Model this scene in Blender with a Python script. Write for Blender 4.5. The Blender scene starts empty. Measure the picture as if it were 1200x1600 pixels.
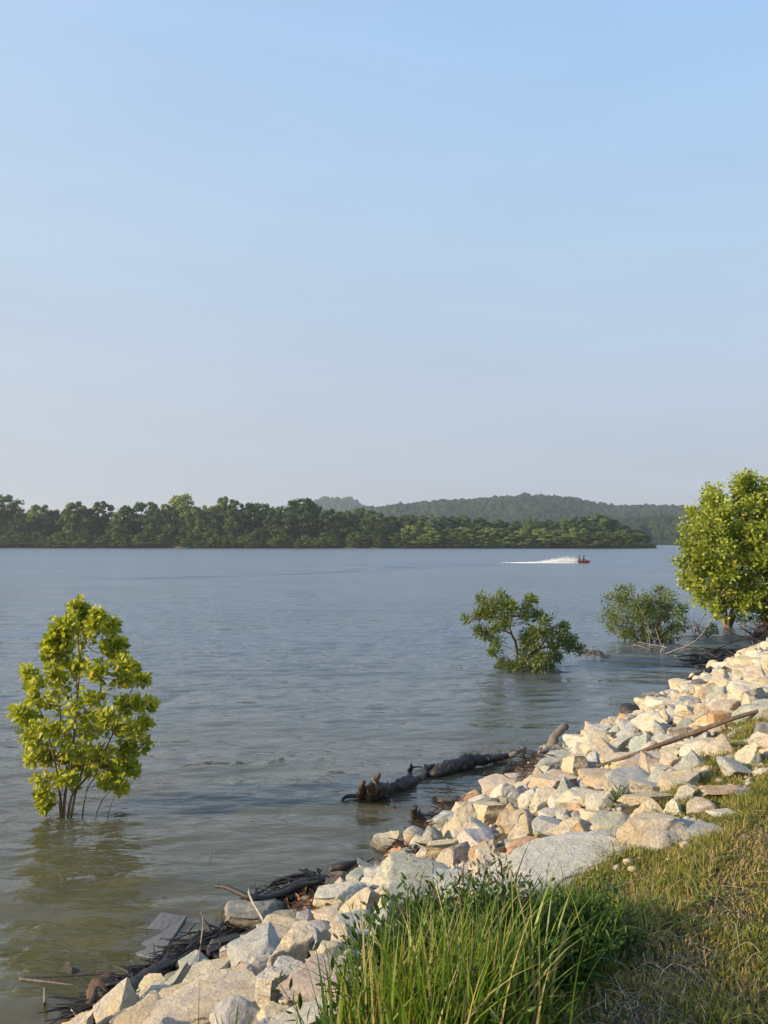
import bpy, bmesh, math, random
import numpy as np
from mathutils import Vector, Matrix, noise as mnoise
R = math.radians
random.seed(7); rng = np.random.default_rng(7)
S = bpy.context.scene
COL = S.collection

# ------------------------------------------------------------------ camera, sky, sun, exposure
FPX = 1202.0; CAMH = 3.3; HORIZ = 847.0
PITCH = math.atan((HORIZ - 800) / FPX)
cam_d = bpy.data.cameras.new("camera"); cam = bpy.data.objects.new("camera", cam_d); COL.objects.link(cam)
cam.location = (0, 0, CAMH); cam.rotation_euler = (R(90) + PITCH, 0, 0)
cam_d.sensor_fit = 'VERTICAL'; cam_d.sensor_height = 36.0; cam_d.lens = 36.0 * FPX / 1600.0
cam_d.clip_start = 0.05; cam_d.clip_end = 20000
S.camera = cam
SUN_EL = 19.0
SUN_AZ = R(-107)          # compass-like angle from +Y, clockwise: the sun is left and a little behind
w = bpy.data.worlds.new("World"); S.world = w; w.use_nodes = True
nt = w.node_tree; bg = nt.nodes['Background']
sky = nt.nodes.new('ShaderNodeTexSky'); sky.sky_type = 'NISHITA'; sky.sun_disc = False
sky.sun_elevation = R(SUN_EL); sky.sun_rotation = SUN_AZ
sky.altitude = 50; sky.air_density = 1.0; sky.dust_density = 1.0; sky.ozone_density = 2.0
# hazy summer-evening air over the Nishita sky: colour by elevation, a little warmer and brighter towards the sun
tc = nt.nodes.new('ShaderNodeTexCoord'); sx = nt.nodes.new('ShaderNodeSeparateXYZ'); nt.links.new(tc.outputs['Generated'], sx.inputs[0])
rp = nt.nodes.new('ShaderNodeValToRGB'); nt.links.new(sx.outputs[2], rp.inputs[0])
els = rp.color_ramp.elements
SKYC = [(0.0, (0.355, 0.376, 0.448)), (0.08, (0.366, 0.394, 0.470)), (0.17, (0.385, 0.436, 0.522)), (0.35, (0.362, 0.490, 0.630)), (0.56, (0.288, 0.462, 0.700)), (1.0, (0.15, 0.29, 0.58))]
while len(els) < len(SKYC): els.new(0.5)
for i, (p_, c_) in enumerate(SKYC): els[i].position = p_; els[i].color = (*c_, 1)
dt = nt.nodes.new('ShaderNodeVectorMath'); dt.operation = 'DOT_PRODUCT'; nt.links.new(tc.outputs['Generated'], dt.inputs[0])
dt.inputs[1].default_value = (-0.95, -0.15, 0.25)
mr = nt.nodes.new('ShaderNodeMapRange'); nt.links.new(dt.outputs['Value'], mr.inputs[0])
for k_, v_ in (('From Min', -0.4), ('From Max', 1.0), ('To Min', 0.0), ('To Max', 0.34)): mr.inputs[k_].default_value = v_
wx_ = nt.nodes.new('ShaderNodeMix'); wx_.data_type = 'RGBA'; nt.links.new(mr.outputs[0], wx_.inputs[0]); nt.links.new(rp.outputs[0], wx_.inputs[6]); wx_.inputs[7].default_value = (0.62, 0.61, 0.62, 1)
sc_ = nt.nodes.new('ShaderNodeMix'); sc_.data_type = 'RGBA'; sc_.blend_type = 'MULTIPLY'; sc_.inputs[0].default_value = 1; nt.links.new(wx_.outputs[2], sc_.inputs[6]); sc_.inputs[7].default_value = (7.6, 7.6, 7.6, 1)
ad_ = nt.nodes.new('ShaderNodeMix'); ad_.data_type = 'RGBA'; ad_.inputs[0].default_value = 0.86; nt.links.new(sky.outputs[0], ad_.inputs[6]); nt.links.new(sc_.outputs[2], ad_.inputs[7])
wsp = nt.nodes.new('ShaderNodeTexNoise'); wm_ = nt.nodes.new('ShaderNodeMapping'); wm_.inputs['Scale'].default_value = (1.2, 1.2, 6.0); nt.links.new(tc.outputs['Generated'], wm_.inputs[0]); nt.links.new(wm_.outputs[0], wsp.inputs['Vector'])
wsp.inputs['Scale'].default_value = 2.2; wsp.inputs['Detail'].default_value = 5; wsp.inputs['Distortion'].default_value = 0.6
wr_ = nt.nodes.new('ShaderNodeMapRange'); nt.links.new(wsp.outputs[0], wr_.inputs[0])
for k_, v_ in (('From Min', 0.35), ('From Max', 0.7), ('To Min', 0.985), ('To Max', 1.035)): wr_.inputs[k_].default_value = v_
wv_ = nt.nodes.new('ShaderNodeVectorMath'); wv_.operation = 'SCALE'; nt.links.new(ad_.outputs[2], wv_.inputs[0]); nt.links.new(wr_.outputs[0], wv_.inputs['Scale'])
nt.links.new(wv_.outputs[0], bg.inputs[0]); bg.inputs[1].default_value = 0.12
sl = bpy.data.lights.new("sun", 'SUN'); so = bpy.data.objects.new("sun", sl); COL.objects.link(so)
sl.energy = 5.0; sl.angle = R(0.6); sl.color = (1.0, 0.78, 0.50)
sd = Vector((math.sin(SUN_AZ) * math.cos(R(SUN_EL)), math.cos(SUN_AZ) * math.cos(R(SUN_EL)), math.sin(R(SUN_EL))))
so.rotation_euler = sd.to_track_quat('Z', 'Y').to_euler()
S.view_settings.view_transform = 'Standard'; S.view_settings.look = 'None'
S.view_settings.exposure = 0.60; S.view_settings.gamma = 1.0; S.view_settings.use_curve_mapping = False

# ------------------------------------------------------------------ pixel -> world helpers
def ray(px, py):
    X = (px - 600) / FPX; Y = (800 - py) / FPX
    c, s = math.cos(PITCH), math.sin(PITCH)
    return np.array([X, c - Y * s, s + Y * c])
def Pz(px, py, z=0.0):
    d = ray(px, py); t = (z - CAMH) / d[2]; return np.array([d[0] * t, d[1] * t, z])
def Pd(px, py, dist):
    d = ray(px, py); t = dist / d[1]; return np.array([d[0] * t, dist, CAMH + d[2] * t])

# ------------------------------------------------------------------ shoreline and terrain
SHORE = np.array([(-60, -62), (-12, -6.5), (-5.6, 1.2), (-3.3, 4.05), (-2.3, 5.3), (-1.89, 5.82), (-1.52, 6.21), (-1.11, 6.83), (-0.6, 7.4),
                  (0, 8.3), (0.69, 9.3), (1.5, 10.75), (2.6, 12.3), (4.68, 15.0), (6.81, 17.9), (8.9, 20.7), (12.7, 25.6),
                  (18, 32), (30, 45), (90, 100), (400, 330)], float)
def udist(x, y):
    """signed distance to the shoreline, positive on land (right of the line)"""
    x = np.atleast_1d(np.asarray(x, float)); y = np.atleast_1d(np.asarray(y, float))
    best = np.full(x.shape, 1e9); sgn = np.ones(x.shape)
    for a, b in zip(SHORE[:-1], SHORE[1:]):
        d = b - a; L2 = d @ d
        t = np.clip(((x - a[0]) * d[0] + (y - a[1]) * d[1]) / L2, 0, 1)
        ex = x - a[0] - t * d[0]; ey = y - a[1] - t * d[1]
        q = np.hypot(ex, ey); cr = d[1] * ex - d[0] * ey
        m = q < best; best = np.where(m, q, best); sgn = np.where(m, np.where(cr >= 0, 1, -1), sgn)
    return best * sgn
def wob(x, y, f, s=0.0):
    return (np.sin(x * f * 1.3 + 1.7 + s) * np.cos(y * f * 1.1 - 0.6 + s * 2) + 0.6 * np.sin(x * f * 2.3 - y * f * 1.9 + s * 3 + .4) + 0.4 * np.cos(x * f * 4.1 + y * f * 3.7 + s)) / 2.0
def hgt(x, y):
    u = udist(x, y)
    x = np.atleast_1d(x); y = np.atleast_1d(y)
    bank = np.interp(u, [-60, -6, -2, 0, 1.2, 2.6, 3.3, 3.9, 6, 30], [-3.2, -2.2, -0.75, -0.06, 0.50, 1.15, 1.46, 1.6, 1.64, 1.9])
    return bank + 0.03 * wob(x, y, 1.7) + 0.012 * wob(x, y, 7, 2)
def cast(px, py, off=0.0, zmin=None):
    d = ray(px, py); t = np.concatenate([np.arange(1.5, 14, 0.01), np.arange(14, 60, 0.03)])
    x, y, z = d[0] * t, d[1] * t, CAMH + d[2] * t
    g = hgt(x, y) + off
    if zmin is not None: g = np.maximum(g, zmin)
    i = int(np.argmax(z < g)); return np.array([x[i], y[i], z[i]])

# ------------------------------------------------------------------ mesh helpers
def mesh_np(name, V, F, mat=None, parent=None, smooth=False, attr=None, vattr=None):
    V = np.asarray(V, np.float32); me = bpy.data.meshes.new(name)
    if isinstance(F, list): groups = [np.asarray(f, np.int32) for f in F if len(f)]
    else: groups = [np.asarray(F, np.int32)]
    me.vertices.add(len(V)); me.vertices.foreach_set('co', V.ravel())
    nl = sum(g.size for g in groups); nf = sum(len(g) for g in groups)
    me.loops.add(nl); me.loops.foreach_set('vertex_index', np.concatenate([g.ravel() for g in groups]))
    me.polygons.add(nf)
    tot = np.concatenate([np.full(len(g), g.shape[1], np.int32) for g in groups])
    st = np.concatenate([[0], np.cumsum(tot)[:-1]]).astype(np.int32)
    me.polygons.foreach_set('loop_start', st); me.polygons.foreach_set('loop_total', tot)
    me.polygons.foreach_set('use_smooth', np.full(nf, smooth, bool))
    me.update(calc_edges=True); me.validate()
    if attr is not None:
        for k, v in attr.items():
            a = me.attributes.new(k, 'FLOAT', 'FACE')
            if len(a.data) == len(v): a.data.foreach_set('value', np.asarray(v, np.float32))
    if vattr is not None:
        for k, v in vattr.items():
            a = me.attributes.new(k, 'FLOAT_COLOR', 'POINT'); a.data.foreach_set('color', np.asarray(v, np.float32).ravel())
    if mat: me.materials.append(mat)
    o = bpy.data.objects.new(name, me); COL.objects.link(o)
    if parent: o.parent = parent
    return o
def tag(o, label=None, cat=None, group=None, kind=None):
    if label: o['label'] = label
    if cat: o['category'] = cat
    if group: o['group'] = group
    if kind: o['kind'] = kind
    return o
def empty(name, loc, label, cat, group=None):
    o = bpy.data.objects.new(name, None); COL.objects.link(o); o.location = tuple(float(c) for c in loc); o.empty_display_size = 0.2
    return tag(o, label, cat, group)
class MB:
    def __init__(s): s.V = []; s.Q = []; s.T = []; s.n = 0
    def add(s, V, Q=None, T=None):
        V = np.asarray(V, float); s.V.append(V)
        if Q is not None and len(Q): s.Q.append(np.asarray(Q) + s.n)
        if T is not None and len(T): s.T.append(np.asarray(T) + s.n)
        s.n += len(V)
    def build(s, name, mat, parent=None, smooth=True, off=None):
        V = np.concatenate(s.V)
        if off is not None: V = V - np.asarray(off)
        F = []
        if s.Q: F.append(np.concatenate(s.Q))
        if s.T: F.append(np.concatenate(s.T))
        return mesh_np(name, V, F, mat, parent, smooth)
def smooth_path(P, n=4):
    P = np.asarray(P, float)
    if len(P) < 3: 
        t = np.linspace(0, 1, n + 1)[:, None]; return P[0] * (1 - t) + P[-1] * t
    out = []
    Q = np.vstack([2 * P[0] - P[1], P, 2 * P[-1] - P[-2]])
    for i in range(1, len(Q) - 2):
        for k in range(n):
            t = k / n; a, b, c, d = Q[i - 1], Q[i], Q[i + 1], Q[i + 2]
            out.append(0.5 * ((2 * b) + (-a + c) * t + (2 * a - 5 * b + 4 * c - d) * t * t + (-a + 3 * b - 3 * c + d) * t ** 3))
    out.append(P[-1]); return np.array(out)
def tube(mb, P, r, sides=8, rough=0.0, fr=6.0, sub=4, seed=0, flat=1.0, cap=True):
    """tapered bark tube along P with radii r (list or pair)"""
    n0 = len(P); r = np.interp(np.linspace(0, 1, n0), np.linspace(0, 1, len(r)), r)
    C = smooth_path(np.column_stack([np.asarray(P, float), r]), sub); r = np.maximum(C[:, 3], 1e-4); C = C[:, :3]
    n = len(C); T = np.gradient(C, axis=0); T /= np.linalg.norm(T, axis=1)[:, None] + 1e-9
    up = np.array([0, 0, 1.0]) if abs(T[0, 2]) < 0.9 else np.array([1.0, 0, 0])
    A = np.cross(T, up); A /= np.linalg.norm(A, axis=1)[:, None] + 1e-9; B = np.cross(A, T)
    th = np.linspace(0, 2 * np.pi, sides, endpoint=False)
    V = C[:, None, :] + r[:, None, None] * (np.cos(th)[None, :, None] * A[:, None, :] + flat * np.sin(th)[None, :, None] * B[:, None, :])
    V = V.reshape(-1, 3)
    if rough > 0:
        Cr = np.repeat(C, sides, 0); Rr = np.repeat(r, sides); fur = [1 + 0.5 * rough * (abs(mnoise.noise(Vector((math.cos(a_) * 3.2, math.sin(a_) * 3.2, q_ * 0.35 + seed)))) * 2 - 0.5) for q_ in range(n) for a_ in th]
        for i in range(len(V)):
            q = Vector(V[i]) * fr + Vector((seed * 3.1, 0, 0))
            k = mnoise.noise(q) + 0.6 * mnoise.noise(q * 2.7)
            V[i] = Cr[i] + (V[i] - Cr[i]) * (1 + rough * k) * fur[i]
    i = np.arange(n - 1)[:, None] * sides; j = np.arange(sides)[None, :]; j2 = (j + 1) % sides
    Q = np.stack([i + j, i + j2, i + sides + j2, i + sides + j], -1).reshape(-1, 4)
    Tt = []
    if cap:
        V = np.vstack([V, C[:1], C[-1:]]); a, b = n * sides, n * sides + 1
        for k in range(sides):
            Tt.append((a, (k + 1) % sides, k)); Tt.append((b, (n - 1) * sides + k, (n - 1) * sides + (k + 1) % sides))
    mb.add(V, Q, Tt)
def unit(v): return v / (np.linalg.norm(v, axis=-1, keepdims=True) + 1e-9)

# ------------------------------------------------------------------ materials
def newmat(name):
    m = bpy.data.materials.new(name); m.use_nodes = True; n = m.node_tree; n.nodes.clear()
    out = n.nodes.new('ShaderNodeOutputMaterial'); return m, n, out
def N(n, t, **k):
    x = n.nodes.new(t)
    for a, b in k.items(): setattr(x, a, b)
    return x
def L(n, a, b): n.links.new(a, b)
def setin(x, **k):
    for a, b in k.items():
        x.inputs[a.replace('_', ' ')].default_value = b
def ramp(n, stops, fac=None, interp='LINEAR'):
    r = N(n, 'ShaderNodeValToRGB'); r.color_ramp.interpolation = interp; e = r.color_ramp.elements
    while len(e) < len(stops): e.new(0.5)
    for i, (p, c) in enumerate(stops): e[i].position = p; e[i].color = (*c, 1) if len(c) == 3 else c
    if fac is not None: L(n, fac, r.inputs[0])
    return r
def noise_n(n, coord, scale, detail=6, rough=0.6, dist=0.0):
    x = N(n, 'ShaderNodeTexNoise'); setin(x, Scale=scale, Detail=detail, Roughness=rough, Distortion=dist)
    if coord is not None: L(n, coord, x.inputs['Vector'])
    return x
def mixc(n, a, b, fac, mode='MIX'):
    m = N(n, 'ShaderNodeMix', data_type='RGBA', blend_type=mode)
    for i, v in ((6, a), (7, b)):
        if hasattr(v, 'links'): L(n, v, m.inputs[i])
        else: m.inputs[i].default_value = (*v, 1)
    if hasattr(fac, 'links'): L(n, fac, m.inputs[0])
    else: m.inputs[0].default_value = fac
    return m.outputs[2]
def math_n(n, op, a, b=0.0, c=None, clamp=False):
    m = N(n, 'ShaderNodeMath', operation=op); m.use_clamp = clamp
    for i, v in enumerate((a, b) if c is None else (a, b, c)):
        if hasattr(v, 'links'): L(n, v, m.inputs[i])
        else: m.inputs[i].default_value = v
    return m.outputs[0]
def coord(n, kind='Object'):
    return N(n, 'ShaderNodeTexCoord').outputs[kind]
def worldpos(n): return N(n, 'ShaderNodeNewGeometry').outputs['Position']
def bump(n, h, strength, dist, normal=None):
    b = N(n, 'ShaderNodeBump'); b.inputs['Strength'].default_value = strength; b.inputs['Distance'].default_value = dist
    L(n, h, b.inputs['Height'])
    if normal: L(n, normal, b.inputs['Normal'])
    return b.outputs[0]

def rock_mat(name, src):
    m, n, out = newmat(name)
    wp = worldpos(n)
    if src == 'object': tint = N(n, 'ShaderNodeObjectInfo').outputs['Color']; rnd = N(n, 'ShaderNodeObjectInfo').outputs['Random']
    else:
        at = N(n, 'ShaderNodeAttribute', attribute_name='tint'); tint = at.outputs['Color']; rnd = None
    n1 = noise_n(n, wp, 3.2, 8, 0.62, 0.6); n2 = noise_n(n, wp, 14, 6, 0.7, 0.3); n3 = noise_n(n, wp, 60, 4, 0.7)
    # mineral patches: greyer-blue and paler bands on the stone's own colour
    p1 = ramp(n, [(0.40, (0, 0, 0)), (0.58, (1, 1, 1))], n1.outputs[0])
    c = mixc(n, tint, (0.50, 0.53, 0.55), math_n(n, 'MULTIPLY', p1.outputs[0], 0.40))
    p2 = ramp(n, [(0.50, (0, 0, 0)), (0.66, (1, 1, 1))], n2.outputs[0])
    c = mixc(n, c, (0.80, 0.76, 0.68), math_n(n, 'MULTIPLY', p2.outputs[0], 0.40))
    vein = N(n, 'ShaderNodeTexVoronoi', feature='DISTANCE_TO_EDGE'); setin(vein, Scale=4.0, Randomness=1.0)
    dv = mixc(n, wp, n1.outputs['Color'], 0.35); L(n, dv, vein.inputs['Vector'])
    vr = ramp(n, [(0.0, (1, 1, 1)), (0.035, (0, 0, 0))], vein.outputs[0])
    vmask = ramp(n, [(0.48, (0, 0, 0)), (0.60, (1, 1, 1))], noise_n(n, wp, 2.3, 2, 0.5).outputs[0])
    vv = math_n(n, 'MULTIPLY', vr.outputs[0], vmask.outputs[0])
    c = mixc(n, c, (0.34, 0.27, 0.19), math_n(n, 'MULTIPLY', vv, 0.30))
    p3 = ramp(n, [(0.34, (0.58, 0.56, 0.52)), (0.58, (1.08, 1.07, 1.05))], n3.outputs[0])
    c = mixc(n, c, p3.outputs[0], 0.7, 'MULTIPLY')
    n4 = noise_n(n, wp, 1.6, 4, 0.5)
    st = ramp(n, [(0.56, (0, 0, 0)), (0.70, (1, 1, 1))], n4.outputs[0])
    c = mixc(n, c, (0.55, 0.38, 0.19), math_n(n, 'MULTIPLY', st.outputs[0], 0.18))
    # waterline stain
    sz = N(n, 'ShaderNodeSeparateXYZ'); L(n, wp, sz.inputs[0])
    zz = math_n(n, 'ADD', sz.outputs[2], math_n(n, 'MULTIPLY', n2.outputs[0], -0.10))
    wet = ramp(n, [(0.0, (1, 1, 1)), (0.07, (0, 0, 0))], zz)
    c = mixc(n, c, (0.07, 0.062, 0.045), math_n(n, 'MULTIPLY', wet.outputs[0], 0.82))
    b = N(n, 'ShaderNodeBsdfPrincipled'); L(n, c, b.inputs['Base Color'])
    rr = ramp(n, [(0.0, (0.35,) * 3), (0.07, (0.88,) * 3)], zz); L(n, rr.outputs[0], b.inputs['Roughness'])
    h = math_n(n, 'ADD', n2.outputs[0], math_n(n, 'MULTIPLY', n3.outputs[0], 0.35))
    fr1 = N(n, 'ShaderNodeTexVoronoi', feature='F1'); setin(fr1, Scale=9.0, Randomness=1.0); mpp = N(n, 'ShaderNodeMapping'); mpp.inputs['Scale'].default_value = (1, 1, 2.2); mpp.inputs['Rotation'].default_value = (0.5, 0.3, 0.2); L(n, mixc(n, wp, n2.outputs['Color'], 0.10), mpp.inputs[0]); L(n, mpp.outputs[0], fr1.inputs['Vector'])
    n5 = noise_n(n, mpp.outputs[0], 6.0, 8, 0.68, 0.5)
    h = math_n(n, 'ADD', math_n(n, 'ADD', math_n(n, 'MULTIPLY', h, 0.6), math_n(n, 'MULTIPLY', fr1.outputs[0], 0.9)), math_n(n, 'MULTIPLY', n5.outputs[0], 1.5))
    L(n, bump(n, math_n(n, 'SUBTRACT', h, math_n(n, 'MULTIPLY', vv, 0.2)), 0.85, 0.045), b.inputs['Normal'])
    L(n, b.outputs[0], out.inputs[0]); return m

def wood_mat(name, c1, c2, scale=18, rough=0.8, stretch=(1, 1, 0.25), bd=0.012, space='Object', wet=False):
    m, n, out = newmat(name); co = coord(n, space)
    mp = N(n, 'ShaderNodeMapping'); mp.inputs['Scale'].default_value = stretch; L(n, co, mp.inputs[0])
    a = noise_n(n, mp.outputs[0], scale, 8, 0.65, 0.8); b2 = noise_n(n, mp.outputs[0], scale * 4, 4, 0.7)
    r = ramp(n, [(0.32, c1), (0.68, c2)], a.outputs[0])
    c = mixc(n, r.outputs[0], (0.35, 0.35, 0.35), 0.0)
    r2 = ramp(n, [(0.3, (0.6,) * 3), (0.65, (1.1,) * 3)], b2.outputs[0]); c = mixc(n, c, r2.outputs[0], 0.8, 'MULTIPLY')
    b = N(n, 'ShaderNodeBsdfPrincipled'); L(n, c, b.inputs['Base Color']); b.inputs['Roughness'].default_value = rough
    h = math_n(n, 'ADD', a.outputs[0], math_n(n, 'MULTIPLY', b2.outputs[0], 0.4))
    L(n, bump(n, h, 0.8, bd), b.inputs['Normal']); L(n, b.outputs[0], out.inputs[0]); return m

def leaf_mat(name, stops, trans=0.35, rough=0.5, patch=0.0, pscale=1.0, spec=0.35, attr='rnd'):
    m, n, out = newmat(name)
    at = N(n, 'ShaderNodeAttribute', attribute_name=attr)
    r = ramp(n, stops, at.outputs['Fac']); c = r.outputs[0]
    if patch > 0:
        nz = noise_n(n, worldpos(n), pscale, 3, 0.5)
        rr = ramp(n, [(0.35, (1 - patch,) * 3), (0.65, (1 + patch * 0.6,) * 3)], nz.outputs[0]); c = mixc(n, c, rr.outputs[0], 1.0, 'MULTIPLY')
    b = N(n, 'ShaderNodeBsdfPrincipled'); L(n, c, b.inputs['Base Color']); b.inputs['Roughness'].default_value = rough
    b.inputs['Specular IOR Level'].default_value = spec
    t = N(n, 'ShaderNodeBsdfTranslucent'); L(n, mixc(n, c, (1.25, 1.2, 0.55), 1.0, 'MULTIPLY'), t.inputs[0])
    mx = N(n, 'ShaderNodeMixShader'); mx.inputs[0].default_value = trans
    L(n, b.outputs[0], mx.inputs[1]); L(n, t.outputs[0], mx.inputs[2]); L(n, mx.outputs[0], out.inputs[0]); return m

def plain(name, c, rough=0.5, metal=0.0, var=0.15, scale=8):
    m, n, out = newmat(name); nz = noise_n(n, coord(n), scale, 4, 0.6)
    r = ramp(n, [(0.3, tuple(x * (1 - var) for x in c)), (0.7, tuple(min(1, x * (1 + var)) for x in c))], nz.outputs[0])
    b = N(n, 'ShaderNodeBsdfPrincipled'); L(n, r.outputs[0], b.inputs['Base Color']); setin(b, Roughness=rough, Metallic=metal)
    L(n, b.outputs[0], out.inputs[0]); return m

M = {}
M['rock'] = rock_mat('limestone', 'object'); M['rubble'] = rock_mat('limestone_rubble', 'attr')
M['dark_wood'] = wood_mat('wet_driftwood', (0.012, 0.011, 0.010), (0.055, 0.048, 0.042), rough=0.55)
M['brown_wood'] = wood_mat('brown_driftwood', (0.035, 0.020, 0.013), (0.15, 0.090, 0.055))
M['grey_wood'] = wood_mat('weathered_wood', (0.10, 0.085, 0.07), (0.27, 0.23, 0.19))
M['pale_wood'] = wood_mat('bleached_wood', (0.30, 0.25, 0.19), (0.55, 0.48, 0.38))
M['pole_wood'] = wood_mat('pole_wood', (0.08, 0.055, 0.038), (0.19, 0.135, 0.09))
M['cut_wood'] = wood_mat('cut_end_wood', (0.35, 0.18, 0.08), (0.55, 0.32, 0.15))
M['plank'] = wood_mat('grey_plank', (0.10, 0.105, 0.11), (0.19, 0.195, 0.205), scale=10, stretch=(1, 0.15, 1), bd=0.004)
M['bark'] = wood_mat('sapling_bark', (0.09, 0.05, 0.03), (0.28, 0.17, 0.11))
M['bark_far'] = wood_mat('far_bark', (0.05, 0.04, 0.03), (0.14, 0.11, 0.09), scale=2)

# ------------------------------------------------------------------ ground and river bed
def axis(lo, hi, n0, n1, near, far, reach):
    a = np.arange(n0, n1 + 1e-6, near); L_ = [n0]; st = near
    while L_[-1] > lo: st = min(st * 1.12, far); L_.append(L_[-1] - st)
    Rr = [n1]; st = near
    while Rr[-1] < hi: st = min(st * 1.12, far); Rr.append(Rr[-1] + st)
    return np.array(L_[:0:-1] + list(a) + Rr[1:])
gx = axis(-900, 900, -3.5, 9, 0.10, 60, 0); gy = axis(-250, 460, 1, 14, 0.10, 40, 0)
GX, GY = np.meshgrid(gx, gy); GZ = hgt(GX.ravel(), GY.ravel())
nx, ny = len(gx), len(gy)
ii = (np.arange(ny - 1)[:, None] * nx + np.arange(nx - 1)[None, :]).ravel()
gm, n, out = newmat('bank_soil'); wp = worldpos(n)
na = noise_n(n, wp, 2.5, 6, 0.6); nb = noise_n(n, wp, 30, 5, 0.7); nc = noise_n(n, wp, 120, 3, 0.6)
r = ramp(n, [(0.35, (0.085, 0.066, 0.040)), (0.55, (0.150, 0.115, 0.068)), (0.7, (0.105, 0.100, 0.042))], na.outputs[0])
r2 = ramp(n, [(0.3, (0.55,) * 3), (0.7, (1.35,) * 3)], nb.outputs[0]); c = mixc(n, r.outputs[0], r2.outputs[0], 1, 'MULTIPLY')
r3 = ramp(n, [(0.60, (0, 0, 0)), (0.70, (1, 1, 1))], nc.outputs[0]); c = mixc(n, c, (0.30, 0.24, 0.15), math_n(n, 'MULTIPLY', r3.outputs[0], 0.5))
b = N(n, 'ShaderNodeBsdfPrincipled'); L(n, c, b.inputs['Base Color']); b.inputs['Roughness'].default_value = 0.95
L(n, bump(n, math_n(n, 'ADD', nb.outputs[0], nc.outputs[0]), 0.9, 0.03), b.inputs['Normal']); L(n, b.outputs[0], out.inputs[0])
g = mesh_np('ground', np.column_stack([GX.ravel(), GY.ravel(), GZ]), np.column_stack([ii, ii + 1, ii + nx + 1, ii + nx]), gm, smooth=True)
tag(g, kind='structure')

# ------------------------------------------------------------------ water
wm, n, out = newmat('river_water'); wp = worldpos(n)
def wn(scale, sx, sy, rot, detail=3, rough=0.5, dist=0.0):
    mp = N(n, 'ShaderNodeMapping'); mp.inputs['Scale'].default_value = (sx, sy, 1); mp.inputs['Rotation'].default_value = (0, 0, R(rot)); L(n, wp, mp.inputs[0])
    return noise_n(n, mp.outputs[0], scale, detail, rough, dist).outputs[0]
h1 = wn(5.2, 0.42, 1.0, 12, 3, 0.5, 0.4)      # small ripples, crests mostly across the view
h2 = wn(1.7, 0.5, 1.0, -14, 2, 0.5, 0.3)
h3 = wn(0.42, 0.45, 1.0, 8, 2, 0.5, 0.3)
h4 = wn(14, 0.6, 1.0, 4, 2, 0.5)
calm = ramp(n, [(0.35, (0.45,) * 3), (0.62, (1.0,) * 3)], wn(0.11, 0.4, 1.0, 25, 3, 0.5))
sp = N(n, 'ShaderNodeSeparateXYZ'); L(n, wp, sp.inputs[0])
fad = N(n, 'ShaderNodeMapRange'); L(n, sp.outputs[1], fad.inputs[0]); setin(fad, From_Min=14.0, From_Max=60.0, To_Min=0.40, To_Max=0.9)
hh = math_n(n, 'ADD', math_n(n, 'MULTIPLY', h1, 0.11), math_n(n, 'MULTIPLY', h2, 0.055))
hh = math_n(n, 'ADD', hh, math_n(n, 'MULTIPLY', h4, 0.034))
hh = math_n(n, 'MULTIPLY', math_n(n, 'MULTIPLY', hh, calm.outputs[0]), fad.outputs[0])
streak = ramp(n, [(0.36, (0.15,) * 3), (0.50, (0.9,) * 3), (0.64, (1.9,) * 3)], wn(0.085, 0.22, 1.0, 4, 5, 0.65))
h5 = wn(0.17, 0.30, 1.0, -5, 3, 0.55)
hh = math_n(n, 'ADD', hh, math_n(n, 'MULTIPLY', math_n(n, 'ADD', math_n(n, 'MULTIPLY', h3, 0.12), math_n(n, 'MULTIPLY', h5, 0.30)), streak.outputs[0]))
far_ = N(n, 'ShaderNodeMapRange'); L(n, sp.outputs[1], far_.inputs[0]); setin(far_, From_Min=25.0, From_Max=160.0, To_Min=1.0, To_Max=0.8)
hh = math_n(n, 'MULTIPLY', hh, far_.outputs[0])
nr = bump(n, hh, 1.0, 1.0)
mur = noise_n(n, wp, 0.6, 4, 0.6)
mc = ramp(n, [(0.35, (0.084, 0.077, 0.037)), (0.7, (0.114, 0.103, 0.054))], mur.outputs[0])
b = N(n, 'ShaderNodeBsdfPrincipled'); sky_tint = N(n, 'ShaderNodeMapRange'); L(n, sp.outputs[1], sky_tint.inputs[0]); setin(sky_tint, From_Min=7.0, From_Max=26.0)
L(n, mixc(n, mc.outputs[0], (0.105, 0.142, 0.176), sky_tint.outputs[0]), b.inputs['Base Color']); setin(b, IOR=1.55, Subsurface_Weight=1.0, Subsurface_Scale=1.6); b.inputs['Subsurface Radius'].default_value = (1.0, 1.0, 0.8)  # reflected sky blue put into the water's base colour, growing with distance
rgh = ramp(n, [(0.0, (0.04,) * 3), (0.12, (0.16,) * 3), (0.35, (0.29,) * 3), (1.0, (0.36,) * 3)]); yr = N(n, 'ShaderNodeMapRange'); L(n, sp.outputs[1], yr.inputs[0]); setin(yr, From_Min=10.0, From_Max=260.0)
L(n, yr.outputs[0], rgh.inputs[0]); L(n, rgh.outputs[0], b.inputs['Roughness'])
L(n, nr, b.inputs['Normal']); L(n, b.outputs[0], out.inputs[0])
wxs = axis(-2600, 2600, -13, 13, 0.085, 400, 0)
yl = [3.5]
while yl[-1] < 62: yl.append(yl[-1] + 0.0036 * yl[-1] + 0.009)
st_ = 1.0
while yl[-1] < 3400: st_ *= 1.25; yl.append(yl[-1] + st_)
wys = np.array([-280, -100, -40, -15, -5, -1, 1, 2.2, 3.0] + yl)
WX, WY = np.meshgrid(wxs, wys); H0 = np.zeros_like(WX); DY = np.gradient(wys)[:, None] + 0 * WX; DX = np.gradient(wxs)[None, :] + 0 * WY
wr = np.random.default_rng(11); nwv = 84
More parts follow.
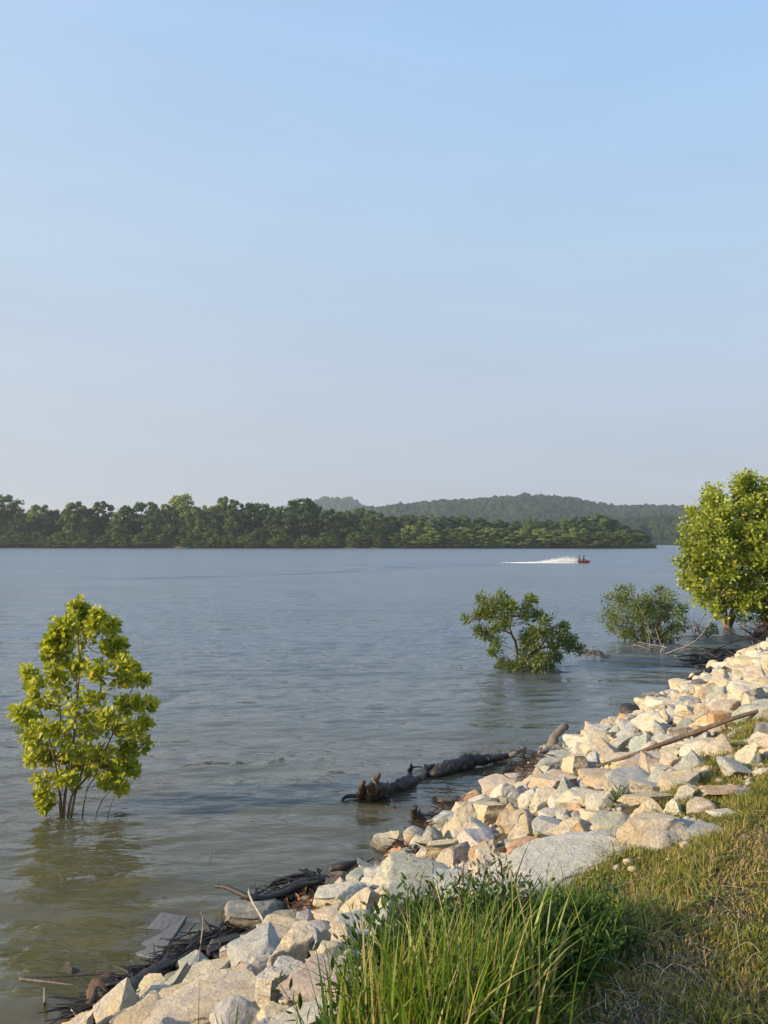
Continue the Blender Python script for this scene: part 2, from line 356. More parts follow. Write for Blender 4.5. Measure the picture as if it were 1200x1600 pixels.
for lam in np.geomspace(0.10, 1.15, nwv):
    th = R(98) + wr.normal(0, 0.46); kx, ky = math.cos(th) * 2 * math.pi / lam, math.sin(th) * 2 * math.pi / lam; ph = wr.uniform(0, 6.28)
    slope = 0.038 * (0.6 if lam > 0.6 else 1.0)
    amp = slope * lam / (2 * math.pi); wt = np.clip(lam / (2.6 * DY) - 0.5, 0, 1) * np.clip(lam / abs(math.cos(th) + 1e-3) / (3 * DX) - 0.5, 0, 1) * (WY > 3)
    grp = 0.72 + 0.28 * np.sin(WX * wr.uniform(.3, 1.3) / lam * .5 + WY * wr.uniform(.3, 1.0) / lam * .5 + ph * 2)
    q = kx * WX + ky * WY + ph + 0.35 * np.sin(WX * 0.9 / lam * .4 + ph); H0 += amp * wt * grp * (np.sin(q) + 0.22 * np.cos(2 * q))
H0 *= 0.80 + 0.35 * np.clip(wob(WX, WY, 0.16, 3) * 1.3, -1, 1)
k = len(wxs); ii = (np.arange(len(wys) - 1)[:, None] * k + np.arange(k - 1)[None, :]).ravel()
tag(mesh_np('water', np.column_stack([WX.ravel(), WY.ravel(), H0.ravel()]), np.column_stack([ii, ii + 1, ii + k + 1, ii + k]), wm, smooth=True), kind='structure')

#@@PART2
# ------------------------------------------------------------------ rocks
def ico(sub):
    bm = bmesh.new(); bmesh.ops.create_icosphere(bm, subdivisions=sub, radius=1.0)
    V = np.array([v.co[:] for v in bm.verts]); T = np.array([[v.index for v in f.verts] for f in bm.faces]); bm.free(); return V, T
ICO = {k: ico(k) for k in (1, 2, 3, 4, 5)}
def rock_shape(seed, kind, sub):
    rg = np.random.default_rng(seed); V, T = ICO[sub]; V = V.copy() * 1.6
    pl = []
    if kind == 'block':
        for ax in range(3):
            for s in (-1, 1):
                nn = np.zeros(3); nn[ax] = s; nn += rg.normal(0, 0.22, 3); pl.append((unit(nn), rg.uniform(0.62, 0.85)))
        for k in range(7): pl.append((unit(rg.normal(0, 1, 3)), rg.uniform(0.82, 1.02)))
    elif kind == 'wedge':
        a0 = rg.uniform(0, 6.28)
        for k in range(4):
            a = a0 + k * 1.57 + rg.normal(0, 0.2); pl.append((unit(np.array([math.cos(a), math.sin(a), rg.uniform(0.35, 0.9)])), rg.uniform(0.45, 0.62)))
        pl.append((np.array([0, 0, -1.0]), 0.6)); pl.append((unit(np.array([rg.normal(0, .3), rg.normal(0, .3), 1.0])), 0.95))
        for k in range(5): pl.append((unit(rg.normal(0, 1, 3)), rg.uniform(0.8, 1.0)))
    else:
        for k in range(15): pl.append((unit(rg.normal(0, 1, 3)), rg.uniform(0.72, 0.98)))
    for nn, d in pl:
        q = V @ nn - d; m = q > 0; V[m] -= np.outer(q[m], nn)
    E2 = np.concatenate([T[:, [0, 1]], T[:, [1, 2]], T[:, [2, 0]]]); cnt = np.bincount(E2[:, 0], minlength=len(V))[:, None]
    for it in range({5: 3, 3: 0}.get(sub, 1)):
        A = np.zeros_like(V)
        for a_ in range(3): A[:, a_] = np.bincount(E2[:, 0], weights=V[E2[:, 1], a_], minlength=len(V))
        V = V * 0.4 + 0.6 * A / cnt
    lo, hi = V.min(0), V.max(0); V = (V - (lo + hi) / 2) / (hi - lo)
    Nn = unit(V)
    amp = 0.055 if kind != 'round' else 0.036
    D = np.empty(len(V)); o = Vector((seed * 7.7, seed * 1.3, 0))
    for i, v in enumerate(V):
        q = Vector(v)
        D[i] = amp * mnoise.noise(q * 3.2 + o) + amp * 0.8 * (abs(mnoise.noise(q * 6.5 + o)) - 0.25) + amp * 0.35 * mnoise.noise(q * 17 + o)
    V = V + Nn * D[:, None]
    return V, T
KINDS = ['block'] * 9 + ['wedge'] * 8 + ['round'] * 7
ROCKV = [rock_shape(100 + i, k, 5) for i, k in enumerate(KINDS)]
ROCKV_LO = [rock_shape(100 + i, k, 3) for i, k in enumerate(KINDS)]
ROCK_ME = []
for i, (V, T) in enumerate(ROCKV):
    o = mesh_np('stone', V, T, M['rock'], smooth=True); ROCK_ME.append(o.data); bpy.data.objects.remove(o)
by_kind = {'block': range(0, 9), 'wedge': range(9, 17), 'round': range(17, 24)}
TINT = {'cream': (0.74, 0.615, 0.40), 'white': (0.75, 0.69, 0.55), 'veined': (0.66, 0.64, 0.56), 'tan': (0.56, 0.44, 0.28), 'blue-grey': (0.46, 0.49, 0.48), 'olive-grey': (0.26, 0.24, 0.17),
        'orange': (0.62, 0.34, 0.12), 'pinkish': (0.62, 0.50, 0.36), 'dark grey': (0.13, 0.125, 0.115), 'greenish-grey': (0.40, 0.43, 0.35)}
def jit(c, a=0.08):
    k = 1 + rng.normal(0, a); return tuple(float(min(0.85, max(0.01, x * k * (1 + rng.normal(0, 0.03))))) for x in c)
rocks = []   # dict(pos, dims, rotz, tilt, var, tint, label, px, hand)
def hand_rock(px, py, wp_, hp_, col, kind, label, rot=None, zmin=0.0, depth=None, lift=0.0):
    base = cast(px, py + 0.30 * hp_, zmin=zmin); d = base[1]
    s = d / FPX; W = wp_ * s * 0.98; Hh = max(hp_ * s * 1.15, 0.06)
    look = math.atan2(CAMH - base[2], d)
    Hz = Hh * 1.10; D = depth * s if depth else 0.5 * (W + Hz) * 1.0
    D = min(D, W * 1.1)
    Hz = max((hp_ * s * 1.05 - D * math.sin(look) * 0.80) / math.cos(look), 0.36 * Hh)
    c = np.array([base[0], base[1] + 0.30 * D, base[2] + 0.18 * Hz + lift])
    vr = random.choice(list(by_kind[kind]))
    rocks.append(dict(pos=c, dims=(W, D, Hz), rotz=rng.normal(0, 0.25) if rot is None else rot, tilt=(rng.normal(0, .10), rng.normal(0, .12)), var=vr,
                      tint=jit(TINT[col], 0.03), label=label, px=1e6, hand=True, col=col, kind=kind, r=0.42 * math.hypot(W, D) / 1.2))
B, W_, RD = 'block', 'wedge', 'round'
HR = [
 (310,1578,185,80,'cream',B,'long cream boulder at the bottom edge behind the short grass tuft'),
 (262,1560,62,52,'tan',RD,'small rounded tan stone at the left end of the bottom cream boulder'),
 (322,1532,95,66,'cream',B,'cream wedge of stone between the dark driftwood and the pink-tan pyramid stone'),
 (372,1532,100,78,'pinkish',W_,'pink-tan pyramid stone below the smooth blue-grey boulder'),
 (392,1495,96,84,'blue-grey',RD,'smooth blue-grey boulder next to the driftwood, above the pink-tan pyramid stone'),
 (296,1506,66,52,'greenish-grey',RD,'dark green-grey stone standing in the wet driftwood by the plank'),
 (212,1590,70,46,'olive-grey',B,'grey stone at the bottom left below the dark wet timber'),
 (425,1545,56,84,'white',B,'upright white stone with a rough face right of the pink-tan pyramid stone'),
 (449,1490,62,92,'cream',B,'tall cream stone right of the smooth blue-grey boulder'),
 (512,1540,150,66,'pinkish',B,'pinkish split boulder with a dark hollow under it beside the tall grass'),
 (505,1588,180,58,'white',B,'long pale slab at the bottom left of the tall grass'),
 (426,1592,62,44,'cream',B,'yellowish cream block on the bottom edge right of the long cream boulder'),
 (438,1458,96,48,'cream',B,'cream stone with a grey top just above the smooth blue-grey boulder'),
 (492,1455,70,36,'white',B,'low pale stone with an orange patch beside it'),
 (505,1478,46,58,'tan',W_,'narrow tan stone left of the bright yellow-cream upright stone'),
 (472,1490,34,50,'pinkish',RD,'small pinkish cobble wedged between two tall cream stones'),
 (392,1436,112,72,'olive-grey',B,'large olive-grey boulder half under water below the curved branch'),
 (448,1440,90,28,'olive-grey',B,'flat brown-grey stone behind the large olive-grey boulder'),
 (528,1403,92,56,'white',B,'pale block with a flat bluish top at the right of the leaf litter'),
 (572,1408,84,62,'cream',W_,'pointed cream stone with white veins right of the flat-topped pale block'),
 (520,1436,58,40,'cream',RD,'small cream stone with a violet-grey tip below the flat-topped pale block'),
 (556,1440,70,30,'blue-grey',B,'small flat grey slab below the pointed cream stone'),
 (566,1452,44,36,'pinkish',RD,'pinkish stone tucked against the left edge of the tall grass'),
 (538,1478,50,66,'cream',B,'bright yellow-cream upright stone partly behind grass stems'),
 (578,1466,64,46,'blue-grey',RD,'bluish stone half covered by the left side of the grass clump'),
 (526,1375,40,32,'orange',RD,'small rusty stone at the waterline left of two rounded grey stones'),
 (559,1376,38,36,'greenish-grey',RD,'left of the two rounded grey stones by the waterline'),
 (588,1371,46,44,'blue-grey',RD,'right of the two rounded grey stones by the waterline'),
 (602,1319,54,38,'cream',B,'cream stone with a dark side standing alone in the water'),
 (668,1380,156,58,'white',B,'broad white and bluish boulder directly above the grass clump'),
 (632,1350,60,30,'cream',RD,'cream rock at the left top of the broad white and bluish boulder'),
 (672,1312,46,52,'olive-grey',RD,'brownish weathered rock at the waterline left of the tall pyramid boulder'),
 (680,1286,34,34,'tan',RD,'lichen-spotted tan rock by dark twigs at the waterline'),
 (726,1284,88,92,'pinkish',W_,'tall pyramid boulder with a shaded right side in the middle of the bank'),
 (700,1326,76,44,'cream',B,'yellow-cream base rock in front of the tall pyramid boulder'),
 (735,1250,44,36,'orange',RD,'bright orange rock at the waterline above the tall pyramid boulder'),
 (764,1262,42,50,'olive-grey',RD,'dark streaked boulder against the right of the bright orange rock'),
 (702,1250,52,16,'greenish-grey',B,'flat greenish stone lying in the water beside the bright orange rock'),
 (790,1228,78,40,'cream',B,'cream block below the grey half-sunk boulder and the brushwood pile'),
 (800,1201,50,38,'olive-grey',W_,'grey half-sunk boulder near the end of the floating log'),
 (774,1272,74,60,'cream',B,'cream slanting boulder right of the tall pyramid boulder'),
 (812,1272,64,50,'tan',W_,'tan stone with a triangular blue-grey face in mid bank'),
 (852,1256,48,54,'cream',B,'yellow-cream leaning stone with a small weed on its left'),
 (880,1222,96,46,'pinkish',B,'long pinkish rock with a brown shaded notch above the yellow-cream leaning stone'),
 (838,1220,52,36,'cream',B,'cream rock just under the brushwood pile'),
 (905,1203,46,60,'cream',B,'bright upright cream stone with a grey right face near the stub of the branch'),
 (930,1192,56,52,'blue-grey',W_,'grey-faced stone leaning on the bright upright cream stone'),
 (962,1172,90,56,'cream',W_,'pale pyramid stone with a sharp blue shaded right face'),
 (916,1160,56,36,'white',B,'whitish rock at the waterline just right of the standing branch stub'),
 (980,1160,60,36,'greenish-grey',B,'green-tinged stone on the bank above the pale pyramid stone'),
 (952,1152,36,30,'tan',B,'small tan cube at the waterline with a dark right side'),
 (870,1190,66,34,'greenish-grey',B,'greenish stones edge by the water below the standing branch stub'),
 (985,1190,90,34,'cream',B,'long cream stone right of the pale pyramid stone'),
 (965,1218,120,38,'tan',B,'long tan rock lying under the lower end of the wooden pole'),
 (1015,1192,92,36,'pinkish',B,'long pink-tan rock just above the wooden pole'),
 (1000,1222,100,46,'blue-grey',B,'blue-grey rock right below the middle of the wooden pole'),
 (930,1250,116,50,'white',B,'white and bluish rough rock to the left of the green gap'),
 (1096,1188,92,50,'blue-grey',W_,'large smooth grey-green boulder below the upper part of the pole'),
 (1052,1190,34,34,'cream',RD,'yellowish round stone left of the large smooth grey-green boulder'),
 (1072,1222,80,46,'tan',B,'tan rock below the large smooth grey-green boulder'),
 (1030,1248,110,34,'tan',B,'flat slanting tan slab right of the green gap'),
 (1018,1262,60,46,'cream',W_,'creased cream stone below the flat slanting tan slab'),
 (1056,1262,48,42,'white',W_,'bright white pyramid stone above the big pink-tan block'),
 (1071,1246,36,34,'cream',B,'small bright cream cube between grass tufts and the white pyramid stone'),
 (900,1290,96,46,'cream',W_,'cream slanting rock with an orange top in front of the bank middle'),
 (966,1292,80,50,'cream',B,'cream rock with a dark right face just left of the big pink-tan block'),
 (866,1290,64,34,'blue-grey',RD,'blue-grey rock above the big veined slab, left part'),
 (852,1318,52,26,'greenish-grey',W_,'low greenish triangular rock touching the big veined slab'),
 (905,1262,50,34,'orange',W_,'small orange-topped stone left of the green gap'),
 (885,1252,54,34,'white',RD,'bright white stone with grey hollow left of the orange-topped stone'),
 (900,1320,60,26,'blue-grey',W_,'dark blue triangular stone behind the big veined slab'),
 (945,1318,110,30,'blue-grey',B,'flat blue-grey slab behind the right half of the big veined slab'),
 (880,1360,262,76,'veined',B,'biggest slab of all, white with blue-grey veins, above the right of the grass clump'),
 (1030,1302,112,78,'pinkish',B,'big pink-tan block at the edge of the lawn'),
 (1090,1300,90,44,'greenish-grey',B,'grey slab running from the big pink-tan block into the lawn'),
 (1140,1238,86,26,'orange',B,'long orange stone lying on the edge of the lawn'),
 (1168,1240,30,24,'dark grey',RD,'grey shaded stone at the right end of the long orange stone'),
 (1104,1262,50,36,'pinkish',RD,'pinkish rounded stone below the left end of the long orange stone'),
 (1138,1273,54,20,'white',RD,'low white stone sunk in the grass below the long orange stone'),
 (1160,1164,76,16,'white',B,'flat white slab near the grass at the right edge'),
 (1116,1160,60,16,'cream',B,'flat cream slab just below the top end of the pole'),
 (1180,1142,60,12,'tan',B,'thin flat slab above the flat white slab at the right edge'),
 (1142,1106,54,34,'tan',RD,'tan-orange rounded boulder in the upper bank'),
 (1175,1112,34,26,'dark grey',RD,'grey boulder right of the tan-orange rounded boulder'),
 (1022,1100,48,22,'cream',B,'yellow stone at the waterline right of the leaning white stick'),
 (1024,1086,42,16,'tan',RD,'brown mossy stone at the waterline above the yellow stone'),
 (1076,1072,34,22,'cream',B,'bright cream stone just right of the dark log by the water'),
 (1170,1036,50,26,'cream',RD,'pale stone on the crest of the far bank near the right edge'),
 (1120,1100,30,22,'white',RD,'bright white cobble left of the tan-orange rounded boulder'),
 (1190,1024,40,26,'white',B,'last whitish boulder on the far bank at the right edge'),

 (196,1556,44,26,'dark grey',B,'dark wet stone among the matted sticks at lower left, below the grey plank'),
 (238,1528,48,26,'dark grey',B,'dark wet stone left of the green-grey standing stone'),
 (150,1588,44,26,'dark grey',RD,'dark wet stone at the bottom left beside the bark-covered log'),
 (345,1462,46,24,'dark grey',B,'dark wet stone between the olive-grey and the blue-grey boulders'),
 (318,1470,36,20,'olive-grey',RD,'small brown-grey wet stone right of the green-grey standing stone'),
]
for hr in HR: hand_rock(*hr)
# natural fill on the whole bank
placed = [(q['pos'][0], q['pos'][1], q['r'] * 1.0) for q in rocks]
def zone(x, y, u):
    d = y
    a = 'at the waterline' if u < 0.55 else ('at the lawn edge' if u > 2.8 else 'on the slope')
    if d < 5.2: b_ = 'near the foreground grass clump'
    elif d < 8.3: b_ = 'between clump and floating log'
    elif d < 12.5: b_ = 'level with the floating log'
    elif d < 18: b_ = 'beyond the wooden pole'
    else: b_ = 'on the farthest bank near the trees'
    return a, b_
def try_rock(x, y, r):
    for (a, b_, c) in placed:
        if (a - x) ** 2 + (b_ - y) ** 2 < (0.86 * (r + c)) ** 2: return False
    return True
def shore_point(s):
    seg = np.diff(SHORE, axis=0); Ls = np.hypot(seg[:, 0], seg[:, 1]); cs = np.concatenate([[0], np.cumsum(Ls)])
    i = min(len(seg) - 1, int(np.searchsorted(cs, s) - 1)); t = (s - cs[i]) / Ls[i]; p = SHORE[i] + seg[i] * t; dn = seg[i] / Ls[i]
    return p, np.array([dn[1], -dn[0]])
seg = np.diff(SHORE, axis=0); CS = np.concatenate([[0], np.cumsum(np.hypot(seg[:, 0], seg[:, 1]))])
S0 = CS[2]; S1 = CS[17]
cols = ['cream'] * 12 + ['white'] * 7 + ['tan'] * 5 + ['blue-grey'] * 6 + ['greenish-grey'] * 4 + ['pinkish'] * 3 + ['orange'] * 1 + ['dark grey'] * 1
for rad, cnt in ((0.19, 500), (0.15, 2500), (0.118, 7000), (0.09, 12000), (0.065, 9000)):
    for k in range(cnt):
        s = rng.uniform(S0, S1); u = rng.uniform(-0.12, 3.72); p, nn = shore_point(s); x, y = p + nn * u
        if y < 4.6 and (u > 3.0 or rad > 0.16): continue
        if y < 0.5 and rad < 0.11: continue
        if u > 3.35 and y < 6.0 and rng.random() < 0.8: continue
        r = rad * rng.uniform(0.8, 1.2); ue = 0.48 if y < 6.9 else 0.22
        if u < ue and (rad > 0.12 or rng.random() < 0.6): continue
        if y > 16 and rad < 0.10: continue
        if y > 10.5 and rad < 0.08: continue
        if not try_rock(x, y, r): continue
        placed.append((x, y, r)); z = float(hgt(x, y)[0])
        W = 2 * r * rng.uniform(0.9, 1.35); D = 2 * r * rng.uniform(0.8, 1.15); Hz = 2 * r * rng.uniform(0.55, 0.95)
        col = cols[rng.integers(len(cols))]
        if u < ue: col = 'olive-grey' if rng.random() < .6 else 'dark grey'; Hz *= 0.55
        vr = int(rng.integers(24)); sz = 'large' if rad > 0.17 else ('mid-sized' if rad > 0.14 else ('small' if rad > 0.1 else 'little'))
        a, b_ = zone(x, y, u); kd = {'block': 'blocky', 'wedge': 'pointed', 'round': 'rounded'}[KINDS[vr]]
        # visible size in pixels, zero outside the frame
        d = np.array([x, y, z - CAMH]); py = HORIZ + (CAMH - z) * FPX / max(y, .1); pxx = 600 + x * FPX / max(y, .1)
        size = 2 * r * FPX / max(y, .1) if (-60 < pxx < 1260 and py < 1660) else 0
        rocks.append(dict(pos=np.array([x, y, z + 0.13 * Hz]), dims=(W, D, Hz), rotz=rng.uniform(0, 6.28), tilt=(rng.normal(0, .25), rng.normal(0, .25)), var=vr, tint=jit(TINT[col], 0.08),
                          label=f'{sz} {kd} {col} stone {a} {b_}', px=size, hand=False, col=col, group=f'riprap stones {b_}'))
order = sorted(range(len(rocks)), key=lambda i: -rocks[i]['px'])
ind = set(order[:296]); mbR = []; tints = []
RV, RT, RC, off = [], [], [], 0
for i, q in enumerate(rocks):
    Mx = Matrix.Rotation(q['rotz'], 4, 'Z') @ Matrix.Rotation(q['tilt'][0], 4, 'X') @ Matrix.Rotation(q['tilt'][1], 4, 'Y')
    if i in ind:
        o = bpy.data.objects.new('riprap_stone', ROCK_ME[q['var']]); COL.objects.link(o)
        o.location = tuple(q['pos']); o.rotation_euler = Mx.to_euler(); o.scale = q['dims']; o.color = (*q['tint'], 1)
        tag(o, q['label'], 'rock', 'riprap stones set on the river bank' if q['hand'] else q['group'])
    else:
        V, T = ROCKV_LO[q['var']]; V = (V * np.array(q['dims'])) @ np.array(Mx.to_3x3()).T + q['pos']
        RV.append(V); RT.append(T + off); RC.append(np.tile([*q['tint'], 1.0], (len(V), 1))); off += len(V)
# gravel chips filling the joints
for k in range(6500):
    s = rng.uniform(CS[3], S1); u = rng.uniform(-0.1, 3.7); p, nn = shore_point(s); x, y = p + nn * u
    if y > 20: continue
    r = rng.uniform(0.015, 0.05) * (1 + max(0, y - 6) * 0.10); z = float(hgt(x, y)[0]); V, T = ROCKV_LO[int(rng.integers(24))] if False else ICO[1]
    V = V * np.array([r, r * rng.uniform(.6, 1), r * rng.uniform(.4, .8)]) * rng.uniform(0.7, 1.2, (len(V), 1)) + np.array([x, y, z + r * 0.3])
    RV.append(V); RT.append(T + off); RC.append(np.tile([*jit(TINT[cols[rng.integers(len(cols))]], .1), 1.0], (len(V), 1))); off += len(V)
o = mesh_np('stone_rubble', np.concatenate(RV), np.concatenate(RT), M['rubble'], smooth=True, vattr={'tint': np.concatenate(RC)})
tag(o, 'small broken stones and chips filling the gaps between the bank boulders', 'rubble', kind='stuff')
print('rocks', len(rocks), 'smallest individual px', rocks[order[295]]['px'])
#@@PART3
# ------------------------------------------------------------------ leaves and branches
def leaf_template(kind):
    """returns V (x across, y along, z up) and triangles, unit length"""
    if kind == 'lobed':
        half = [(0.0, 0.0), (0.20, -0.06), (0.42, 0.10), (0.30, 0.26), (0.55, 0.48), (0.30, 0.55), (0.22, 0.74), (0.0, 1.0)]
        R_ = half; Lh = [(-x, y) for x, y in half[1:-1]][::-1]
        pts = R_ + Lh; V = [(x, y, 0.22 * abs(x) - 0.10 * y * y) for x, y in pts]; V.append((0, 0.35, -0.02)); c = len(V) - 1
        T = [(c, i, (i + 1) % len(pts)) for i in range(len(pts))]; return np.array(V, float), np.array(T)
    if kind == 'simple':
        V = [(0, 0, 0), (0.34, 0.32, 0.06), (0.26, 0.68, 0.03), (0, 1, -0.10), (-0.26, 0.68, 0.03), (-0.34, 0.32, 0.06)]
        return np.array(V, float), np.array([(0, 1, 3), (1, 2, 3), (0, 3, 5), (3, 4, 5)])
    if kind == 'lance':
        V = [(0, 0, 0), (0.13, 0.25, 0.05), (0.16, 0.5, 0.02), (0.09, 0.8, -0.06), (0, 1, -0.14), (-0.09, 0.8, -0.06), (-0.16, 0.5, 0.02), (-0.13, 0.25, 0.05), (0, 0.5, -0.01)]
        return np.array(V, float), np.array([(8, 0, 1), (8, 1, 2), (8, 2, 3), (8, 3, 4), (8, 4, 5), (8, 5, 6), (8, 6, 7), (8, 7, 0)])
    if kind == 'quad':
        return np.array([(-0.5, 0, 0), (0.5, 0, 0), (0.45, 1, 0), (-0.45, 1, 0)], float), np.array([(0, 1, 2), (0, 2, 3)])
def leaves_np(P, D, U, size, kind):
    """P base points, D direction along the leaf, U approximate up-normal"""
    Vt, T = leaf_template(kind); D = unit(D); X = unit(np.cross(D, U)); Z = np.cross(X, D); n = len(P)
    V = P[:, None, :] + size[:, None, None] * (Vt[None, :, 0:1] * X[:, None, :] + Vt[None, :, 1:2] * D[:, None, :] + Vt[None, :, 2:3] * Z[:, None, :])
    F = (T[None] + (np.arange(n) * len(Vt))[:, None, None]).reshape(-1, 3)
    return V.reshape(-1, 3), F, len(T)
class Leaves:
    def __init__(s, kind): s.k = kind; s.P = []; s.D = []; s.U = []; s.S = []; s.C = []
    def add(s, p, d, u, sz, c): s.P.append(p); s.D.append(d); s.U.append(u); s.S.append(sz); s.C.append(c)
    def build(s, name, mat, parent=None, off=None):
        P = np.array(s.P); V, F, nt_ = leaves_np(P, np.array(s.D), np.array(s.U), np.array(s.S), s.k)
        if off is not None: V = V - np.asarray(off)
        return mesh_np(name, V, F, mat, parent, False, attr={'rnd': np.repeat(np.array(s.C), nt_)})
def shoot(lv, mb, p, d, length, nl, size, col, young=0.25, bend=0.25, tw=0.004, lift=0.5):
    """one leafy twig: a stem with leaves set spirally on it, smaller and paler to the tip"""
    d = unit(np.asarray(d, float)); pts = [p]; q = np.array(p, float); dd = d.copy(); k = 4
    for i in range(k):
        q = q + dd * length / k; dd = unit(dd + rng.normal(0, 0.16, 3) + np.array([0, 0, bend * 0.25])); pts.append(q.copy())
    if mb is not None: tube(mb, pts, [tw, tw * 0.35], 4, sub=2, cap=False)
    pts = np.array(pts); a = rng.uniform(0, 6.28)
    for i in range(nl):
        t = (i + 0.6) / nl; f = t * k; j = min(k - 1, int(f)); pos = pts[j] + (pts[j + 1] - pts[j]) * (f - j); ax = unit(pts[j + 1] - pts[j])
        a += 2.4; s1 = unit(np.cross(ax, [0.3, 0.2, 1])); s2 = np.cross(s1, ax); out = s1 * math.cos(a) + s2 * math.sin(a)
        dirn = unit(out + ax * (0.35 + 0.8 * t) + np.array([0, 0, -0.30 * (1 - t)]) + rng.normal(0, 0.2, 3)); up = unit(np.array([-0.25, -0.1, lift]) + out * 0.5 + rng.normal(0, 0.38, 3))
        lv.add(pos + dirn * size * 0.35, dirn, up, size * (1.08 - 0.5 * t ** 2) * rng.uniform(0.75, 1.15), float(np.clip(col + young * (t ** 3) + rng.normal(0, 0.10), 0.02, 0.98)))
def grow(base_nodes, target, mb, r0, r1=0.006, curve=0.18, sides=6):
    """branch from the nearest lower node of the skeleton to the target"""
    t = np.asarray(target, float); best = None
    for (p, r) in base_nodes:
        dz = t[2] - p[2]; d = np.linalg.norm(t - p); cost = d + (0.6 if dz < 0.1 * d else 0) * d
        if best is None or cost < best[0]: best = (cost, p, r)
    p = best[1]; rr = min(best[2] * 0.7, r0); m = (p + t) / 2; m = m + np.array([0, 0, -curve * np.linalg.norm(t - p) * 0.5]) + rng.normal(0, 0.06, 3) * np.linalg.norm(t - p)
    pts = [p, p * 0.3 + m * 0.7, m * 0.45 + t * 0.55, t]; tube(mb, pts, [rr, max(rr * 0.4, r1)], sides, rough=0.12, fr=12, sub=3, cap=False)
    for k in (0.45, 0.75, 1.0): base_nodes.append((p + (t - p) * k if k == 1 else (m * (1 - k) + t * k), rr * (1 - 0.5 * k)))

M['syc'] = leaf_mat('sycamore_leaf', [(0.0, (0.055, 0.095, 0.014)), (0.35, (0.170, 0.230, 0.024)), (0.65, (0.340, 0.390, 0.042)), (0.93, (0.52, 0.54, 0.095)), (1.0, (0.60, 0.46, 0.20))], 0.5, 0.42)
M['shrub'] = leaf_mat('shrub_leaf', [(0.0, (0.045, 0.080, 0.022)), (0.5, (0.100, 0.155, 0.036)), (1.0, (0.24, 0.29, 0.07))], 0.32, 0.45)

def clump_plant(name, label, cat, base, dist, stems, clumps, leaf, mat, lsize, per, col, thick, group=None, shoot_len=1.0, stem_r=0.03, nleaf=9, young=0.25, kind_dir=None, bark=None, hang=0.0, jit_=0.3):
    """stems: list of pixel polylines with radii; clumps: (px, py, r_px). Every clump gets its own depth inside the crown."""
    root = empty(name, (base[0], base[1], 0), label, cat, group); nl_ = 0
    mb = MB(); tw = MB(); lv = Leaves(leaf); nodes = []; off = np.array([base[0], base[1], 0.0])
    def W(px, py, dz=0.0): return Pd(px, py, dist + dz)
    for st, r_, dd in stems:
        pts = [W(px, py, dd * i / max(1, len(st) - 1)) for i, (px, py) in enumerate(st)]
        if abs(pts[0][2]) < 0.35: pts[0] = np.array([pts[0][0], pts[0][1], -0.3])
        tube(mb, pts, r_, 9, rough=0.16, fr=9, sub=4, seed=len(mb.V))
        for i, p in enumerate(pts):
            nodes.append((p, np.interp(i / (len(pts) - 1), np.linspace(0, 1, len(r_)), r_)))
            if i: nodes.append(((p + pts[i - 1]) / 2, np.interp((i - .5) / (len(pts) - 1), np.linspace(0, 1, len(r_)), r_)))
    nodes = [q for q in nodes if q[0][2] > 0.05] or nodes
    if leaf == 'lobed': clumps = [(130 + (a - 130) * (1 if b > 1070 else 0.72 + 0.28 * max(0, (b - 940) / 130)), b, r_ * 1.02) for a, b, r_ in clumps]
    cen = np.mean([W(c[0], c[1]) for c in clumps], 0)
    wid = max(c[0] for c in clumps) - min(c[0] for c in clumps)
    order_ = sorted(clumps, key=lambda c: abs(c[0] - stems[0][0][-1][0]) + abs(c[1] - stems[0][0][-1][1]))
    cx = np.mean([c[0] for c in clumps]); cy = np.mean([c[1] for c in clumps]); hw = wid / 2 + 1; hh_ = (max(c[1] for c in clumps) - min(c[1] for c in clumps)) / 2 + 1
    for (px, py, rp_) in order_:
        e = 1 - min(1, ((px - cx) / hw) ** 2 * 0.8 + ((py - cy) / hh_) ** 2 * 0.6); k = max(1, int(round(1 + 1.6 * e)))
        for rep in range(k + (1 if jit_ > .9 else 0)):
            dz = rng.uniform(-1, 1) * thick * math.sqrt(max(e, 0.06)); c = W(px + rng.normal(0, rp_ * jit_) * (rep > 0), py + rng.normal(0, rp_ * jit_) * (rep > 0), dz); rr = rp_ * dist / FPX
            grow(nodes, c - np.array([0, 0, rr * 0.5]), mb, stem_r * 0.5)
            for s_ in range(per):
                d = unit(rng.normal(0, 1, 3)); d[2] = abs(d[2]) * 0.9 + 0.15 - hang
                outw = unit(c - cen) if np.linalg.norm(c - cen) > 0.05 else np.zeros(3)
                d = unit(d + outw * 0.7); p0 = c - np.array([0, 0, rr * 0.45]) + rng.normal(0, 0.22, 3) * rr
                shoot(lv, tw, p0, d, rr * 1.25 * shoot_len * rng.uniform(0.7, 1.2), nleaf, lsize, col + rng.normal(0, 0.08), young)
    mb.build('trunk', bark or M['bark'], root, off=off); tag(tw.build('twig', bark or M['bark'], root, off=off), kind='stuff')
    tag(lv.build('foliage', mat, root, off=off), kind='stuff')
    print(name, 'leaves', len(lv.P)); return root

